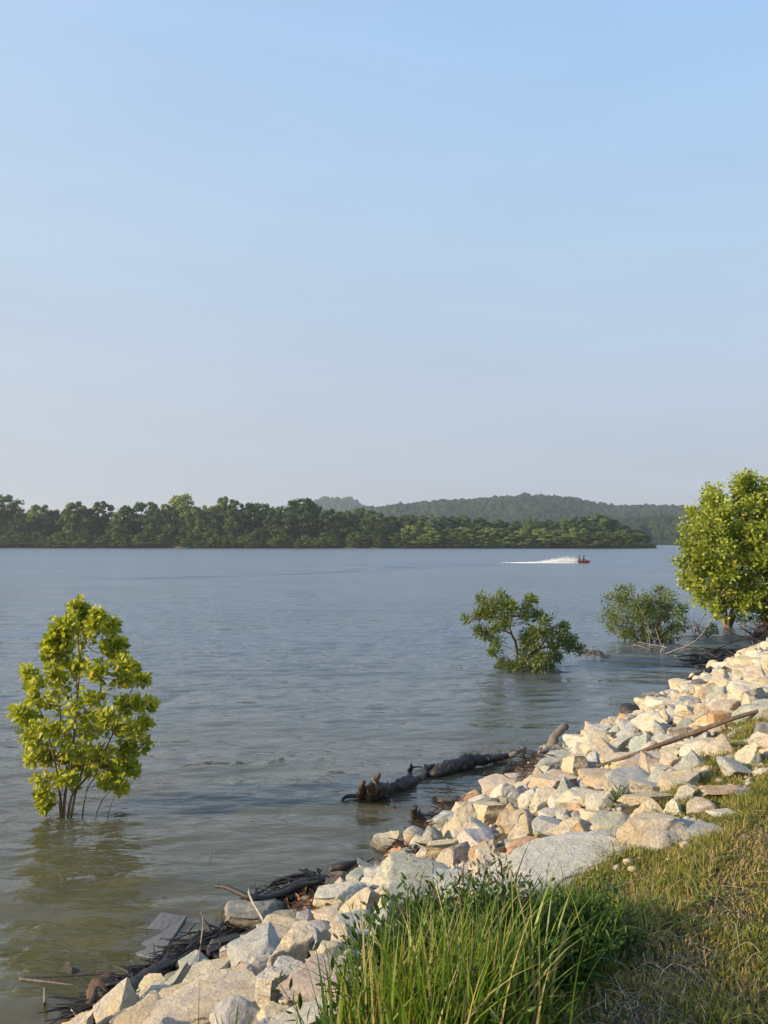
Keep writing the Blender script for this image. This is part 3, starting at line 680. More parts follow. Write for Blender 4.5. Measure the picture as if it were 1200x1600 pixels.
# the young sycamore standing in the water on the left
b0 = Pz(100, 1274)
clump_plant('sapling_tree', 'yellow-green leafy sapling standing alone in the water at the left', 'tree', b0, b0[1],
 [([(98, 1280), (102, 1240), (112, 1190), (118, 1120), (124, 1040), (120, 965)], [0.019, 0.013, 0.006], 0.0),
  ([(100, 1280), (92, 1235), (88, 1200), (70, 1130), (52, 1085)], [0.015, 0.010, 0.005], -0.15),
  ([(104, 1280), (118, 1240), (128, 1205), (150, 1130), (160, 1050), (160, 990)], [0.016, 0.011, 0.005], 0.2),
  ([(102, 1280), (112, 1245), (135, 1215), (170, 1160), (200, 1090), (215, 1060)], [0.017, 0.011, 0.005], 0.1),
  ([(97, 1280), (94, 1250), (90, 1215), (96, 1150), (90, 1060)], [0.022, 0.015, 0.006], 0.3),
  ([(125, 1275), (133, 1245), (144, 1220), (165, 1200)], [0.011, 0.008, 0.004], 0.1),
  ([(136, 1266), (160, 1250), (186, 1228)], [0.009, 0.006, 0.003], 0.0), ([(158, 1266), (176, 1250), (186, 1235)], [0.007, 0.005, 0.003], -0.1)],
 [(122, 946, 13), (114, 965, 12), (128, 978, 14), (158, 964, 13), (150, 978, 10), (180, 984, 10), (184, 1004, 12), (140, 1000, 22), (104, 990, 12), (100, 1018, 18), (170, 1012, 20), (74, 1004, 11), (74, 1024, 16), (190, 1024, 15),
  (212, 1044, 9), (224, 1062, 7), (44, 1052, 14), (60, 1068, 14), (86, 1048, 18), (118, 1042, 22), (154, 1050, 20), (196, 1062, 16), (34, 1108, 13), (52, 1118, 15), (66, 1090, 18), (104, 1085, 24), (144, 1090, 24), (184, 1094, 18), (210, 1100, 13),
  (58, 1142, 16), (92, 1130, 22), (132, 1138, 22), (170, 1136, 20), (204, 1140, 14), (218, 1164, 10), (222, 1128, 9), (56, 1168, 14), (82, 1168, 18), (118, 1176, 20), (156, 1176, 18), (190, 1180, 13), (76, 1184, 12), (104, 1190, 14), (140, 1192, 13), (170, 1196, 9),
  (200, 1196, 7), (70, 1236, 8), (72, 1256, 6), (112, 1214, 7), (188, 1224, 7), (164, 1216, 5)],
 'lobed', M['syc'], 0.088, 7, 0.58, 0.50, stem_r=0.008, nleaf=7, young=0.36, shoot_len=0.9, jit_=0.75)

# big leafy trees at the right edge
def crown_px(rows, r, jitter=0.35):
    out = []
    for y, x0, x1 in rows:
        x = x0 + r * 0.5
        while x < x1: out.append((x + rng.normal(0, jitter * r * .5), y + rng.normal(0, jitter * r * .5), r * rng.uniform(0.8, 1.2))); x += r * 1.35
    return out
b1 = Pz(1136, 980)
M['syc2'] = leaf_mat('big_sycamore_leaf', [(0.0, (0.050, 0.090, 0.012)), (0.35, (0.130, 0.190, 0.020)), (0.65, (0.265, 0.325, 0.036)), (0.93, (0.42, 0.48, 0.09)), (1.0, (0.52, 0.52, 0.20))], 0.45, 0.42)
rows = [(742, 1150, 1180), (757, 1142, 1205), (764, 1104, 1135), (780, 1092, 1225), (800, 1075, 1245), (822, 1068, 1255), (845, 1072, 1258), (866, 1058, 1260), (888, 1058, 1258), (908, 1068, 1250), (924, 1088, 1235)]
clump_plant('leafy_tree', 'big yellow-green tree with two forking trunks standing in the water at right', 'tree', b1, b1[1],
 [([(1134, 986), (1133, 960), (1128, 925), (1112, 880), (1098, 820)], [0.11, 0.07, 0.03], 0.3), ([(1137, 986), (1140, 965), (1150, 938), (1160, 880), (1160, 800)], [0.09, 0.06, 0.03], -0.5),
  ([(1136, 984), (1148, 962), (1176, 900), (1205, 840)], [0.07, 0.06, 0.03], 0.8), ([(1135, 950), (1122, 930), (1085, 915)], [0.05, 0.035, 0.02], -0.4)],
 crown_px([(y_ + 7, a_ + 6, b_) for y_, a_, b_ in rows], 17), 'simple', M['syc2'], 0.19, 12, 0.58, 2.0, stem_r=0.040, nleaf=10, shoot_len=1.25, young=0.35)
b2 = Pz(1200, 975)
clump_plant('leafy_tree', 'second leafy tree with a thick pale trunk cut by the right edge of the picture', 'tree', b2, b2[1],
 [([(1200, 982), (1198, 940), (1205, 880), (1215, 800)], [0.17, 0.12, 0.05], 0.3), ([(1200, 960), (1225, 900), (1250, 850)], [0.12, 0.08, 0.04], 0.3)],
 crown_px([(752, 1205, 1290), (775, 1215, 1320), (800, 1210, 1335), (830, 1200, 1340), (860, 1190, 1345), (890, 1185, 1340), (915, 1175, 1330), (940, 1165, 1310), (955, 1178, 1250)], 21), 'simple', M['syc2'], 0.21, 7, 0.42, 2.2, stem_r=0.06, nleaf=9, shoot_len=1.25)

# two low shrubs in the water
b3 = Pz(800, 1046)
clump_plant('spreading_shrub', 'crooked spreading shrub with open arching branches standing in the water', 'shrub', b3, b3[1],
 [([(803, 1050), (808, 1030), (806, 1005), (800, 992), (795, 975)], [0.045, 0.033, 0.02], 0.0), ([(795, 978), (782, 968), (762, 964), (735, 970)], [0.03, 0.02, 0.012], -0.3), ([(796, 980), (800, 965), (812, 962), (835, 965)], [0.03, 0.022, 0.01], 0.2),
  ([(806, 1046), (822, 1030), (842, 1014), (852, 1000)], [0.06, 0.045, 0.02], 0.2), ([(843, 1014), (862, 1010), (888, 1010), (915, 1020)], [0.03, 0.02, 0.01], 0.3), ([(798, 990), (785, 985), (765, 990)], [0.025, 0.015, 0.01], -0.2)],
 [(786, 930, 10), (760, 952, 12), (775, 950, 12), (800, 948, 10), (810, 1036, 8), (798, 1040, 8), (815, 1022, 8), (778, 940, 12), (752, 936, 9), (765, 948, 13), (792, 945, 9), (750, 960, 11), (770, 962, 12), (732, 968, 9), (785, 962, 11), (800, 955, 12), (822, 948, 11), (830, 938, 7), (818, 960, 12), (838, 962, 10), (848, 972, 9), (790, 975, 9), (752, 985, 10), (764, 992, 12), (780, 1000, 10), (775, 980, 9),
  (822, 990, 12), (836, 985, 12), (848, 990, 10), (835, 1002, 11), (820, 1004, 10), (868, 985, 11), (880, 980, 8), (872, 996, 11), (890, 998, 9), (895, 1010, 10), (884, 1010, 9), (905, 1016, 8), (858, 1005, 8), (850, 1022, 9), (868, 1024, 8), (835, 1030, 9), (845, 1040, 8), (825, 1042, 7), (790, 1032, 9), (785, 1040, 8), (772, 1018, 7), (855, 1038, 6), (838, 1022, 7)],
 'lance', M['shrub'], 0.12, 9, 0.52, 0.8, stem_r=0.022, nleaf=10, shoot_len=0.95)
b4 = Pz(1010, 1003)
clump_plant('bushy_shrub', 'dense grey-green bush in shallow water with bare dead branches at its foot', 'shrub', b4, b4[1],
 [([(1008, 1006), (1005, 985), (998, 960), (990, 930)], [0.07, 0.045, 0.02], 0.0), ([(1012, 1006), (1025, 980), (1040, 955), (1045, 935)], [0.06, 0.04, 0.015], 0.3), ([(1006, 1006), (985, 985), (960, 975)], [0.05, 0.03, 0.015], -0.4), ([(1014, 1006), (1040, 988), (1062, 975)], [0.05, 0.03, 0.015], 0.4)],
 crown_px([(920, 968, 990), (924, 1020, 1040), (936, 965, 1045), (950, 950, 1062), (964, 945, 1068), (978, 955, 1070), (990, 975, 1064)], 11), 'lance', M['shrub'], 0.13, 8, 0.50, 1.1, stem_r=0.025, nleaf=10, shoot_len=1.1)
# fringe of brown-tipped twigs trailing from the first shrub into the water
b5 = Pz(932, 1028)
clump_plant('low_shrub', 'low straggly brownish branch tips rising from the water right of the crooked shrub', 'shrub', b5, b5[1],
 [([(905, 1024), (925, 1018), (945, 1024)], [0.018, 0.012, 0.006], 0.2)], [(918, 1018, 6), (928, 1020, 6), (938, 1022, 5), (946, 1026, 5), (910, 1022, 5)], 'lance', leaf_mat('brownish_leaf', [(0.0, (0.05, 0.045, 0.02)), (1, (0.16, 0.13, 0.06))], 0.25), 0.07, 5, 0.4, 0.4, stem_r=0.014, nleaf=7)
b6 = Pz(1112, 996)
clump_plant('low_shrub', 'small green sprouting plant in the shallows left of the forked tree', 'plant', b6, b6[1], [([(1112, 999), (1111, 990), (1112, 982)], [0.015, 0.01, 0.005], 0)], [(1107, 984, 5), (1114, 980, 5), (1116, 988, 5), (1110, 992, 5)], 'lance', M['shrub'], 0.12, 5, 0.6, 0.2, stem_r=0.012, nleaf=6)
b7 = Pz(1165, 982)
clump_plant('low_shrub', 'dark green undergrowth bush between the two right-hand tree trunks', 'shrub', b7, b7[1], [([(1165, 986), (1164, 970), (1162, 960)], [0.04, 0.02, 0.01], 0)], crown_px([(968, 1152, 1188)], 8), 'lance', M['shrub'], 0.15, 5, 0.38, 0.8, stem_r=0.02, nleaf=8)
#@@PART4
# ------------------------------------------------------------------ far bank, far trees, hills
dm, n, out = newmat('far_soil'); nz = noise_n(n, worldpos(n), 0.35, 5, 0.6)
r = ramp(n, [(0.35, (0.10, 0.060, 0.035)), (0.6, (0.20, 0.125, 0.080)), (0.75, (0.06, 0.07, 0.03))], nz.outputs[0])
b = N(n, 'ShaderNodeBsdfPrincipled'); L(n, r.outputs[0], b.inputs['Base Color']); b.inputs['Roughness'].default_value = 0.95; L(n, b.outputs[0], out.inputs[0])
def far_edge(x): return np.interp(x, [-600, -300, -200, 0, 140, 150], [520, 450, 425, 405, 396, 402])
fx = np.concatenate([np.arange(-600, 130, 4.0), [134, 138, 141, 143]]); prof = [(0, -0.6), (1.2, 0.3), (2.4, 0.9), (5, 1.6), (14, 2.9), (60, 3.2), (180, 3.0), (260, -0.6)]
FV = []
for x in fx:
    e = far_edge(x) + 1.5 * math.sin(x * 0.13) + 0.8 * math.sin(x * 0.41); k = max(0.02, min(1, (143 - x) / 12)); hb = 1.0 + 0.45 * math.sin(x * 0.05 + 1) + (0.5 if x < -175 else 0)
    for (dy, z) in prof: FV.append((x, e + dy * (0.3 + 0.7 * k), z * (k if z > 0 else 1) * (hb if z > 0 else 1)))
npf = len(prof); ii = (np.arange(len(fx) - 1)[:, None] * npf + np.arange(npf - 1)[None, :]).ravel()
tag(mesh_np('far_bank', FV, np.column_stack([ii, ii + npf, ii + npf + 1, ii + 1]), dm, smooth=True), kind='structure')

def leafm(name, c0, c1, c2, patch=0.0, ps=0.1): return leaf_mat(name, [(0.0, c0), (0.5, c1), (1.0, c2)], 0.25, 0.6, patch, ps, 0.2)
FM = {'dark': leafm('dark_far_leaf', (0.018, 0.044, 0.016), (0.042, 0.088, 0.024), (0.105, 0.165, 0.042)),
      'mid': leafm('mid_far_leaf', (0.034, 0.070, 0.018), (0.090, 0.155, 0.032), (0.180, 0.240, 0.055)),
      'light': leafm('pale_far_leaf', (0.070, 0.120, 0.026), (0.180, 0.250, 0.055), (0.300, 0.350, 0.100))}
def far_crown(seed, nl=40, nq=150, sz=0.027, low=0.06):
    rg = np.random.default_rng(seed); P, D, U, C = [], [], [], []
    lx, ly = rg.uniform(-.06, .06, 2); pw_ = rg.uniform(0.75, 1.15)
    for i in range(nl):
        zz = low + (0.92 - low) * (i + 0.5) / nl; env = 0.36 * math.sin(math.pi * min(1, max(0.15, zz / 1.06)) ** pw_) + 0.02
        a = i * 2.4 + rg.normal(0, .4); q = env * rg.uniform(0.35, 1.0); c = np.array([lx * zz + q * math.cos(a), ly * zz + q * math.sin(a), zz]); r_ = rg.uniform(0.07, 0.17) * (1.10 - 0.60 * zz)
        v = unit(rg.normal(0, 1, (nq, 3))); v[:, 2] = np.abs(v[:, 2]) * 0.9 - 0.25; v = unit(v)
        P.append(c + v * r_ * rg.uniform(0.35, 1.30, (nq, 1)) * np.array([1, 1, .85])); D.append(unit(np.cross(v, rg.normal(0, 1, (nq, 3))) + rg.normal(0, 0.5, (nq, 3)))); U.append(unit(v + rg.normal(0, .35, (nq, 3))))
        C.append(np.clip(rg.uniform(0.25, 0.75) + rg.normal(0, .18, nq), 0, 1))
    P, D, U, C = map(np.concatenate, (P, D, U, C)); V, F, k = leaves_np(P, D, U, np.full(len(P), sz) * rg.uniform(0.6, 1.25, len(P)), 'quad')
    return V, F, np.repeat(C, k)
FAR_ME = {}; FAR_GEO = [far_crown(500 + i, nl=36 + i % 5 * 3, low=0.05 + 0.03 * (i % 3)) for i in range(9)]
for i, (V, F, C) in enumerate(FAR_GEO):
    for kname in FM:
        o = mesh_np('crown', V, F, FM[kname], attr={'rnd': C}); FAR_ME[(i, kname)] = o.data; bpy.data.objects.remove(o)
mb = MB(); tube(mb, [(0, 0, -0.02), (0.01, 0, 0.3), (0, 0.01, 0.6), (0.01, 0, 0.85)], [0.022, 0.014, 0.004], 7)
for a in range(5): tube(mb, [(0, 0, 0.25 + a * .09), (0.1 * math.cos(a * 2.4), 0.1 * math.sin(a * 2.4), 0.42 + a * .09)], [0.008, 0.003], 5)
to = mb.build('trunk', M['bark_far']); TR_ME = to.data; bpy.data.objects.remove(to)
def far_tree(px, top, wpx, kind, var, label, back=4.0, group='trees along the far wooded shore', rot=None):
    x = (px - 600) / FPX * 400; e = float(far_edge(x)) + back; x = (px - 600) / FPX * e; z0 = 2.0
    H = (Pd(px, top, e)[2] - z0) * 1.02; Wd = wpx * e / FPX
    r_ = empty('broadleaf_tree', (x, e, z0), label, 'tree', group); r_.scale = (Wd / 0.74, Wd / 0.74, H); r_.rotation_euler = (0, 0, rng.uniform(0, 6.28) if rot is None else rot)
    c = bpy.data.objects.new('crown', FAR_ME[(var % 9, kind)]); COL.objects.link(c); c.parent = r_
    t = bpy.data.objects.new('trunk', TR_ME); COL.objects.link(t); t.parent = r_
FT = [(-60, 785, 44, 'mid'), (-28, 778, 40, 'dark'), (6, 772, 46, 'mid'), (34, 800, 26, 'dark'), (58, 788, 34, 'mid'), (82, 797, 28, 'dark'), (114, 783, 38, 'mid'), (136, 793, 24, 'dark'), (155, 783, 34, 'dark'), (186, 800, 24, 'mid'),
      (198, 790, 30, 'dark'), (222, 784, 44, 'dark'), (246, 794, 30, 'dark'), (262, 787, 22, 'mid'), (284, 773, 46, 'light'), (306, 791, 28, 'mid'), (326, 790, 28, 'light'), (348, 776, 36, 'mid'), (366, 780, 26, 'dark'), (388, 786, 36, 'dark'), (412, 786, 34, 'mid'), (432, 792, 28, 'dark'),
      (464, 778, 50, 'dark'), (488, 786, 34, 'dark'), (512, 795, 36, 'dark'), (538, 798, 36, 'mid'), (562, 794, 38, 'dark'), (586, 801, 36, 'dark'), (612, 806, 30, 'mid'), (640, 804, 34, 'dark'), (668, 804, 32, 'mid'), (694, 806, 32, 'dark'), (722, 806, 34, 'mid'),
      (750, 808, 34, 'dark'), (778, 812, 32, 'mid'), (806, 814, 32, 'dark'), (832, 811, 30, 'mid'), (858, 812, 30, 'dark'), (884, 812, 32, 'mid'), (908, 807, 30, 'dark'), (932, 803, 34, 'mid'), (954, 811, 30, 'dark'), (974, 819, 26, 'dark'), (992, 828, 24, 'dark'), (1006, 838, 18, 'dark')]
tall = {6: 'tallest tree at the far left end of the far shore', 284: 'pale yellow-green tree standing out among the dark trees across the river', 464: 'broad round-topped dark tree left of the distant hill bump', 222: 'wide dark round tree left of the pale yellow-green tree',
        155: 'dark narrow-topped tree just left of the gap in the far left tree line', 348: 'tall twin-topped tree right of the pale yellow-green tree', 932: 'tallest of the trees near the right tip of the far shore', 1006: 'last low dark tree on the right tip of the far shore',
        114: 'mid-green rounded tree in the left part of the far shore', 58: 'dark spiky-topped tree beside the first gap at the far left'}
for i, (px, top, wd, kd) in enumerate(FT):
    zl = 'left' if px < 420 else ('middle' if px < 660 else 'right'); kk = {'dark': 'dark green', 'mid': 'mid-green', 'light': 'pale green'}[kd]
    sz = 'tall' if top < 790 else ('medium-high' if top < 805 else 'lower')
    if px < -20 or px >= 1200: sz = 'out-of-frame'
    far_tree(px, top - 1, wd * 1.35, kd, i, tall.get(px, f'{sz} {kk} tree on the {zl} part of the far shore'), back=6 + 5 * (i % 3))
# lower willows in front, right half
for i, px in enumerate(range(630, 1000, 19)):
    far_tree(px + rng.normal(0, 4), 827 + rng.normal(0, 3) + max(0, px - 900) * 0.08, 38, 'light' if (i % 4 and px < 900) else 'mid', i + 3, 'low light green bush before the taller trees across the river', back=1.5, group='low willows on the far shore')
for i, px in enumerate([20, 98, 142, 175, 240, 258, 300, 330, 400, 446, 520, 560, 600]):
    far_tree(px + rng.normal(0, 4), 826 + rng.normal(0, 4), 30, 'mid' if i % 2 else 'dark', i + 5, 'low bush at the foot of the far shore trees, left half', back=1.5, group='low bushes on the far shore')
# woodland filling in behind: one mass
def mass(name, items, mat, label):
    VV, FF, CC, o_ = [], [], [], 0
    for (x, y, z0, W, H, v) in items:
        V, F, C = FAR_GEO[v % 9]; a = rng.uniform(0, 6.28); Rz = np.array([[math.cos(a), -math.sin(a), 0], [math.sin(a), math.cos(a), 0], [0, 0, 1]])
        V2 = (V @ Rz.T) * np.array([W / .74, W / .74, H]) + np.array([x, y, z0]); VV.append(V2); FF.append(F + o_); CC.append(C); o_ += len(V2)
    o = mesh_np(name, np.concatenate(VV), np.concatenate(FF), mat, attr={'rnd': np.concatenate(CC)}); tag(o, label, 'woodland', kind='stuff')
tp = sorted((a, b_) for a, b_, c_, d_ in FT)
its = []
for px in np.arange(-200, 1010, 11):
    top = np.interp(px, [t[0] for t in tp], [t[1] for t in tp]) + rng.uniform(9, 20); e = 440; x = (px - 600) / FPX * e
    H = Pd(px, top, e)[2] - 2
    if H > 3: its.append((x, e, 2.0, 15, H, int(rng.integers(9))))
mass('woodland', its, FM['dark'], 'dense dark woodland filling the view behind the trees of the far shore')
its = []
for px in np.arange(-200, 1022, 6):
    x = (px - 600) / FPX * 400; e = float(far_edge(x)) + rng.uniform(0.3, 3); k = (1 if px < 990 else 0.5) * (0.4 if 635 < px < 900 else 1)
    its.append(((px - 600) / FPX * e, e, 0.2 if px > 60 else 1.6, rng.uniform(6, 10), rng.uniform(3.5, 8) * k, int(rng.integers(9))))
mass('undergrowth', its, FM['mid'], 'low undergrowth overhanging the waterline along the far shore')

hm, n, out = newmat('hill_forest'); wp = worldpos(n)
na = noise_n(n, wp, 0.012, 4, 0.6); nb = noise_n(n, wp, 0.35, 5, 0.75)
r = ramp(n, [(0.35, (0.013, 0.032, 0.017)), (0.65, (0.036, 0.064, 0.027))], na.outputs[0])
r2 = ramp(n, [(0.35, (0.45,) * 3), (0.65, (1.5,) * 3)], nb.outputs[0]); c = mixc(n, r.outputs[0], r2.outputs[0], 1, 'MULTIPLY')
b = N(n, 'ShaderNodeBsdfPrincipled'); L(n, c, b.inputs['Base Color']); setin(b, Roughness=0.9); b.inputs['Specular IOR Level'].default_value = 0.1
L(n, bump(n, nb.outputs[0], 1.0, 4.0), b.inputs['Normal']); L(n, b.outputs[0], out.inputs[0])
def hill(pts, d0, d1, crown, rows, step, foot, label):
    xs = np.arange(pts[0][0], pts[-1][0] + 1, 6.0); top = np.interp(xs, [p[0] for p in pts], [p[1] for p in pts]); K = 16
    def ground_at(px, t):
        tp_ = np.interp(px, [p[0] for p in pts], [p[1] for p in pts]) + 2.5; d = d0 + (d1 - d0) * t; Hr = Pd(px, tp_, d1)[2] - crown * 0.6
        sh = np.interp(t, [0, .06, 1, 1.35], [-1 / max(Hr, 1), foot / max(Hr, 1), 1, 0.3]) if t > .06 or t < .06 else 0
        if 0.06 < t < 1: sh = foot / max(Hr, 1) + (1 - foot / max(Hr, 1)) * (math.sin((t - .06) / .94 * math.pi / 2) ** 1.15)
        und = 1 + 0.07 * math.sin(px * 0.021 + t * 5) * (1 - t) * (t > .06)
        return np.array([(px - 600) / FPX * d, d, Hr * sh * und])
    V = [ground_at(x, t) for x in xs for t in np.linspace(0, 1.35, K)]
    ii = (np.arange(len(xs) - 1)[:, None] * K + np.arange(K - 1)[None, :]).ravel()
    tag(mesh_np('hill', V, np.column_stack([ii, ii + K, ii + K + 1, ii + 1]), hm, smooth=True), kind='structure')
    VV, FF, o_ = [], [], 0; IV, IT = ICO[2]; rg = np.random.default_rng(int(d1))
    for rr in range(rows):
        t = 0.05 + 0.97 * (rr + 0.5) / rows
        for px in np.arange(pts[0][0], pts[-1][0], step):
            p = ground_at(px + rg.normal(0, step * .4), t + rg.normal(0, 0.35 / rows)); s = crown * rg.uniform(0.65, 1.25)
            V = IV * (1 + rg.uniform(-0.22, 0.22, (len(IV), 1))) * np.array([s * .62, s * .62, s * rg.uniform(.6, .95)]) + p + np.array([0, 0, s * .30]); VV.append(V); FF.append(IT + o_); o_ += len(V)
    o = mesh_np('hill_woods', np.concatenate(VV), np.concatenate(FF), hm, smooth=False); tag(o, label, 'woodland', kind='stuff')
hill([(380, 838), (440, 815), (470, 795), (490, 784), (505, 779), (520, 779), (545, 779), (557, 783), (568, 792), (600, 800), (680, 815)], 2000, 2500, 16, 10, 5.5, 8, 'bluish wooded hilltop far away above the middle trees')
hill([(520, 815), (560, 797), (590, 795), (610, 792), (640, 789), (690, 785), (720, 784), (760, 782), (800, 778), (830, 776), (860, 778), (895, 781), (930, 789), (965, 792), (1000, 793), (1040, 794), (1070, 795), (1110, 799), (1160, 796), (1230, 792), (1330, 800), (1450, 820)], 1150, 1650, 12, 20, 5.5, 6, 'long forested ridge behind the far shore, hazy blue-green')
hill([(860, 836), (900, 826), (940, 819), (980, 815), (1010, 814), (1040, 813), (1080, 812), (1130, 806), (1200, 802), (1300, 806), (1420, 830)], 850, 1000, 11, 12, 7, 9, 'paler lower wooded slope behind the right tip of the far shore')
#@@PART5
# ------------------------------------------------------------------ driftwood, branches, plank, pole
def wood(name, label, cat, polys, mat, parts=None, group=None, rough=0.22, fr=7, sides=12):
    """polys: list of (part name, [(px, py, z)...], radii, material)"""
    q0 = polys[0][1][0]
    p0 = cast(q0[0], q0[1]) if q0[2] is None else (Pd(q0[0], q0[1], q0[2][0]) if isinstance(q0[2], tuple) else Pz(*q0))
    root = None; off = np.array([p0[0], p0[1], 0.0]); out_ = []
    if len(polys) > 1: root = empty(name, off, label, cat, group)
    for i, (pn, pts, rad, mt) in enumerate(polys):
        W = []
        for q in pts:
            if q[2] is None: W.append(cast(q[0], q[1]) + np.array([0, 0, rad[0] * 0.9 + (0.11 if name == 'wooden_pole' else 0.03)]))
            elif isinstance(q[2], tuple): W.append(Pd(q[0], q[1], q[2][0]))
            else: W.append(Pz(q[0], q[1], q[2]))
        mb = MB(); tube(mb, W, rad, sides if max(rad) > 0.03 else 7, rough=rough if max(rad) > 0.012 else 0.0, fr=fr, sub=5 if max(rad) < .05 else 14, seed=i + len(label))
        o = mb.build(pn if root else name, mt or mat, root, off=off)
        if not root: o.location = tuple(off); tag(o, label, cat, group)
    return root
dw, bw, gw, pw = M['dark_wood'], M['brown_wood'], M['grey_wood'], M['pale_wood']
dL = 9.95
wood('driftwood_log', 'long dark waterlogged tree trunk floating near the bank with its root end at left', 'log', [
 ('trunk', [(585, 1240, 0.02), (612, 1232, 0.05), (640, 1222, 0.05), (658, 1215, -0.04), (680, 1208, 0.03), (705, 1198, 0.08), (735, 1190, 0.08), (768, 1186, 0.07), (796, 1180, 0.04)], [0.08, 0.085, 0.08, 0.03, 0.075, 0.10, 0.09, 0.07, 0.04], dw),
 ('root_stump', [(570, 1248, -0.02), (580, 1240, 0.08), (600, 1236, 0.06), (614, 1240, 0.0)], [0.05, 0.11, 0.10, 0.03], dw),
 ('root', [(566, 1252, -0.05), (567, 1240, 0.08), (566, 1225, (9.65,)), (570, 1222, (9.7,))], [0.055, 0.045, 0.035, 0.02], bw),
 ('root', [(574, 1248, -0.02), (582, 1230, (9.75,)), (590, 1214, (9.8,)), (593, 1208, (9.8,))], [0.06, 0.05, 0.035, 0.02], bw),
 ('root', [(592, 1246, 0), (600, 1232, (9.8,)), (606, 1222, (9.9,))], [0.045, 0.03, 0.012], bw),
 ('root', [(578, 1246, 0), (576, 1236, (9.75,)), (572, 1229, (9.7,))], [0.03, 0.02, 0.008], bw), ('root', [(584, 1244, 0.05), (588, 1228, (9.7,)), (583, 1218, (9.7,)), (585, 1211, (9.7,))], [0.03, 0.022, 0.014, 0.006], gw),
 ('root', [(562, 1250, 0.0), (558, 1240, (9.6,)), (561, 1232, (9.6,))], [0.022, 0.014, 0.006], bw), ('root', [(598, 1242, 0.1), (609, 1232, (9.9,)), (616, 1236, (9.9,))], [0.022, 0.013, 0.006], dw),
 ('root', [(566, 1246, 0.03), (550, 1243, 0.05), (537, 1247, 0.03), (535, 1254, -0.03)], [0.03, 0.022, 0.022, 0.02], dw),
 ('root', [(602, 1244, 0.05), (612, 1250, 0.05), (616, 1258, 0.04), (618, 1266, -0.03)], [0.02, 0.014, 0.012, 0.008], dw),
 ('root', [(608, 1238, 0.1), (616, 1230, (9.9,)), (611, 1221, (9.9,))], [0.016, 0.01, 0.006], dw),
 ('root', [(612, 1250, 0.04), (622, 1254, 0.04), (628, 1255, 0.02)], [0.010, 0.008, 0.005], dw),
 ('branch', [(655, 1216, 0.0), (664, 1206, (11.05,)), (666, 1198, (11.1,)), (663, 1194, (11.1,))], [0.05, 0.04, 0.03, 0.012], gw),
 ('branch', [(664, 1204, (11.05,)), (672, 1198, (11.1,)), (679, 1195, (11.15,))], [0.03, 0.03, 0.02], dw),
 ('branch', [(764, 1187, 0.15), (757, 1178, (12.0,)), (762, 1168, (12.1,)), (772, 1164, (12.1,))], [0.012, 0.009, 0.007, 0.004], gw),
 ('branch', [(760, 1186, 0.15), (768, 1176, (12.0,)), (766, 1166, (12.1,)), (759, 1163, (12.1,))], [0.010, 0.008, 0.006, 0.004], gw),
 ('branch', [(768, 1185, 0.12), (780, 1176, (12.1,)), (776, 1170, (12.1,))], [0.010, 0.007, 0.004], gw),
 ('branch', [(700, 1199, 0.18), (708, 1188, (11.6,)), (730, 1178, (11.6,))], [0.008, 0.006, 0.003], gw),
 ('branch', [(796, 1181, 0.06), (812, 1174, 0.1), (825, 1165, (12.9,))], [0.035, 0.03, 0.012], gw)], dw, sides=26, rough=0.42, fr=6)
wood('driftwood', 'knobbly bit of dark branch in the water just beyond the floating trunk', 'branch', [
 ('branch', [(640, 1204, 0.0), (643, 1199, 0.08), (642, 1194, (11.1,))], [0.035, 0.028, 0.012], dw), ('twig', [(641, 1200, 0.06), (652, 1198, 0.05), (660, 1199, 0.02)], [0.015, 0.012, 0.01], dw)], dw)
wood('branch_stub', 'thick broken branch stub standing curved out of the water at the bank edge', 'branch', [
 ('branch', [(861, 1178, -0.15), (864, 1162, (12.35,)), (869, 1148, (12.4,)), (878, 1139, (12.45,)), (884, 1134, (12.5,))], [0.085, 0.075, 0.065, 0.055, 0.042], gw),
 ('broken_tip', [(882, 1137, (12.48,)), (886, 1132, (12.5,))], [0.055, 0.03], dw)], gw, rough=0.3)
wood('driftwood_chunk', 'small dark hunched chunk of driftwood with a knob, alone in the water', 'driftwood', [
 ('chunk', [(644, 1270, 0.0), (650, 1273, 0.03), (657, 1278, 0.02), (663, 1284, -0.02)], [0.03, 0.062, 0.062, 0.03], dw), ('knob', [(648, 1276, 0.02), (647, 1266, (8.85,)), (650, 1260, (8.85,))], [0.036, 0.034, 0.026], dw), ('twig', [(655, 1272, 0.08), (656, 1265, (8.85,))], [0.009, 0.006], dw)], dw)
wood('curved_branch', 'dark curved branch with a reddish tip arching over the large olive-grey boulder', 'branch', [
 ('branch', [(337, 1385, (7.15,)), (352, 1386, (7.1,)), (372, 1394, (7.0,)), (392, 1402, (6.95,)), (420, 1402, 0.12), (446, 1394, 0.1)], [0.012, 0.018, 0.024, 0.030, 0.030, 0.026], dw), ('tip', [(335, 1384, (7.16,)), (342, 1385, (7.14,))], [0.015, 0.020], bw)], dw)
wood('driftwood_branch', 'dark straight log lying on the water behind the curved branch', 'log', [('log', [(418, 1404, 0.05), (450, 1388, 0.06), (480, 1378, 0.07), (512, 1372, 0.06)], [0.03, 0.04, 0.038, 0.025], dw), ('bark', [(430, 1400, 0.1), (470, 1384, 0.12), (500, 1378, 0.12)], [0.03, 0.03, 0.02], dw)], dw)
wood('driftwood_branch', 'flat ragged dark bark strip floating left of the crossed sticks', 'bark', [('bark', [(420, 1384, 0.02), (450, 1374, 0.04), (470, 1372, 0.04), (492, 1366, 0.03)], [0.02, 0.035, 0.05, 0.03], dw), ('stick', [(420, 1383, 0.06), (450, 1370, 0.08), (475, 1366, 0.09)], [0.015, 0.015, 0.01], dw)], dw)
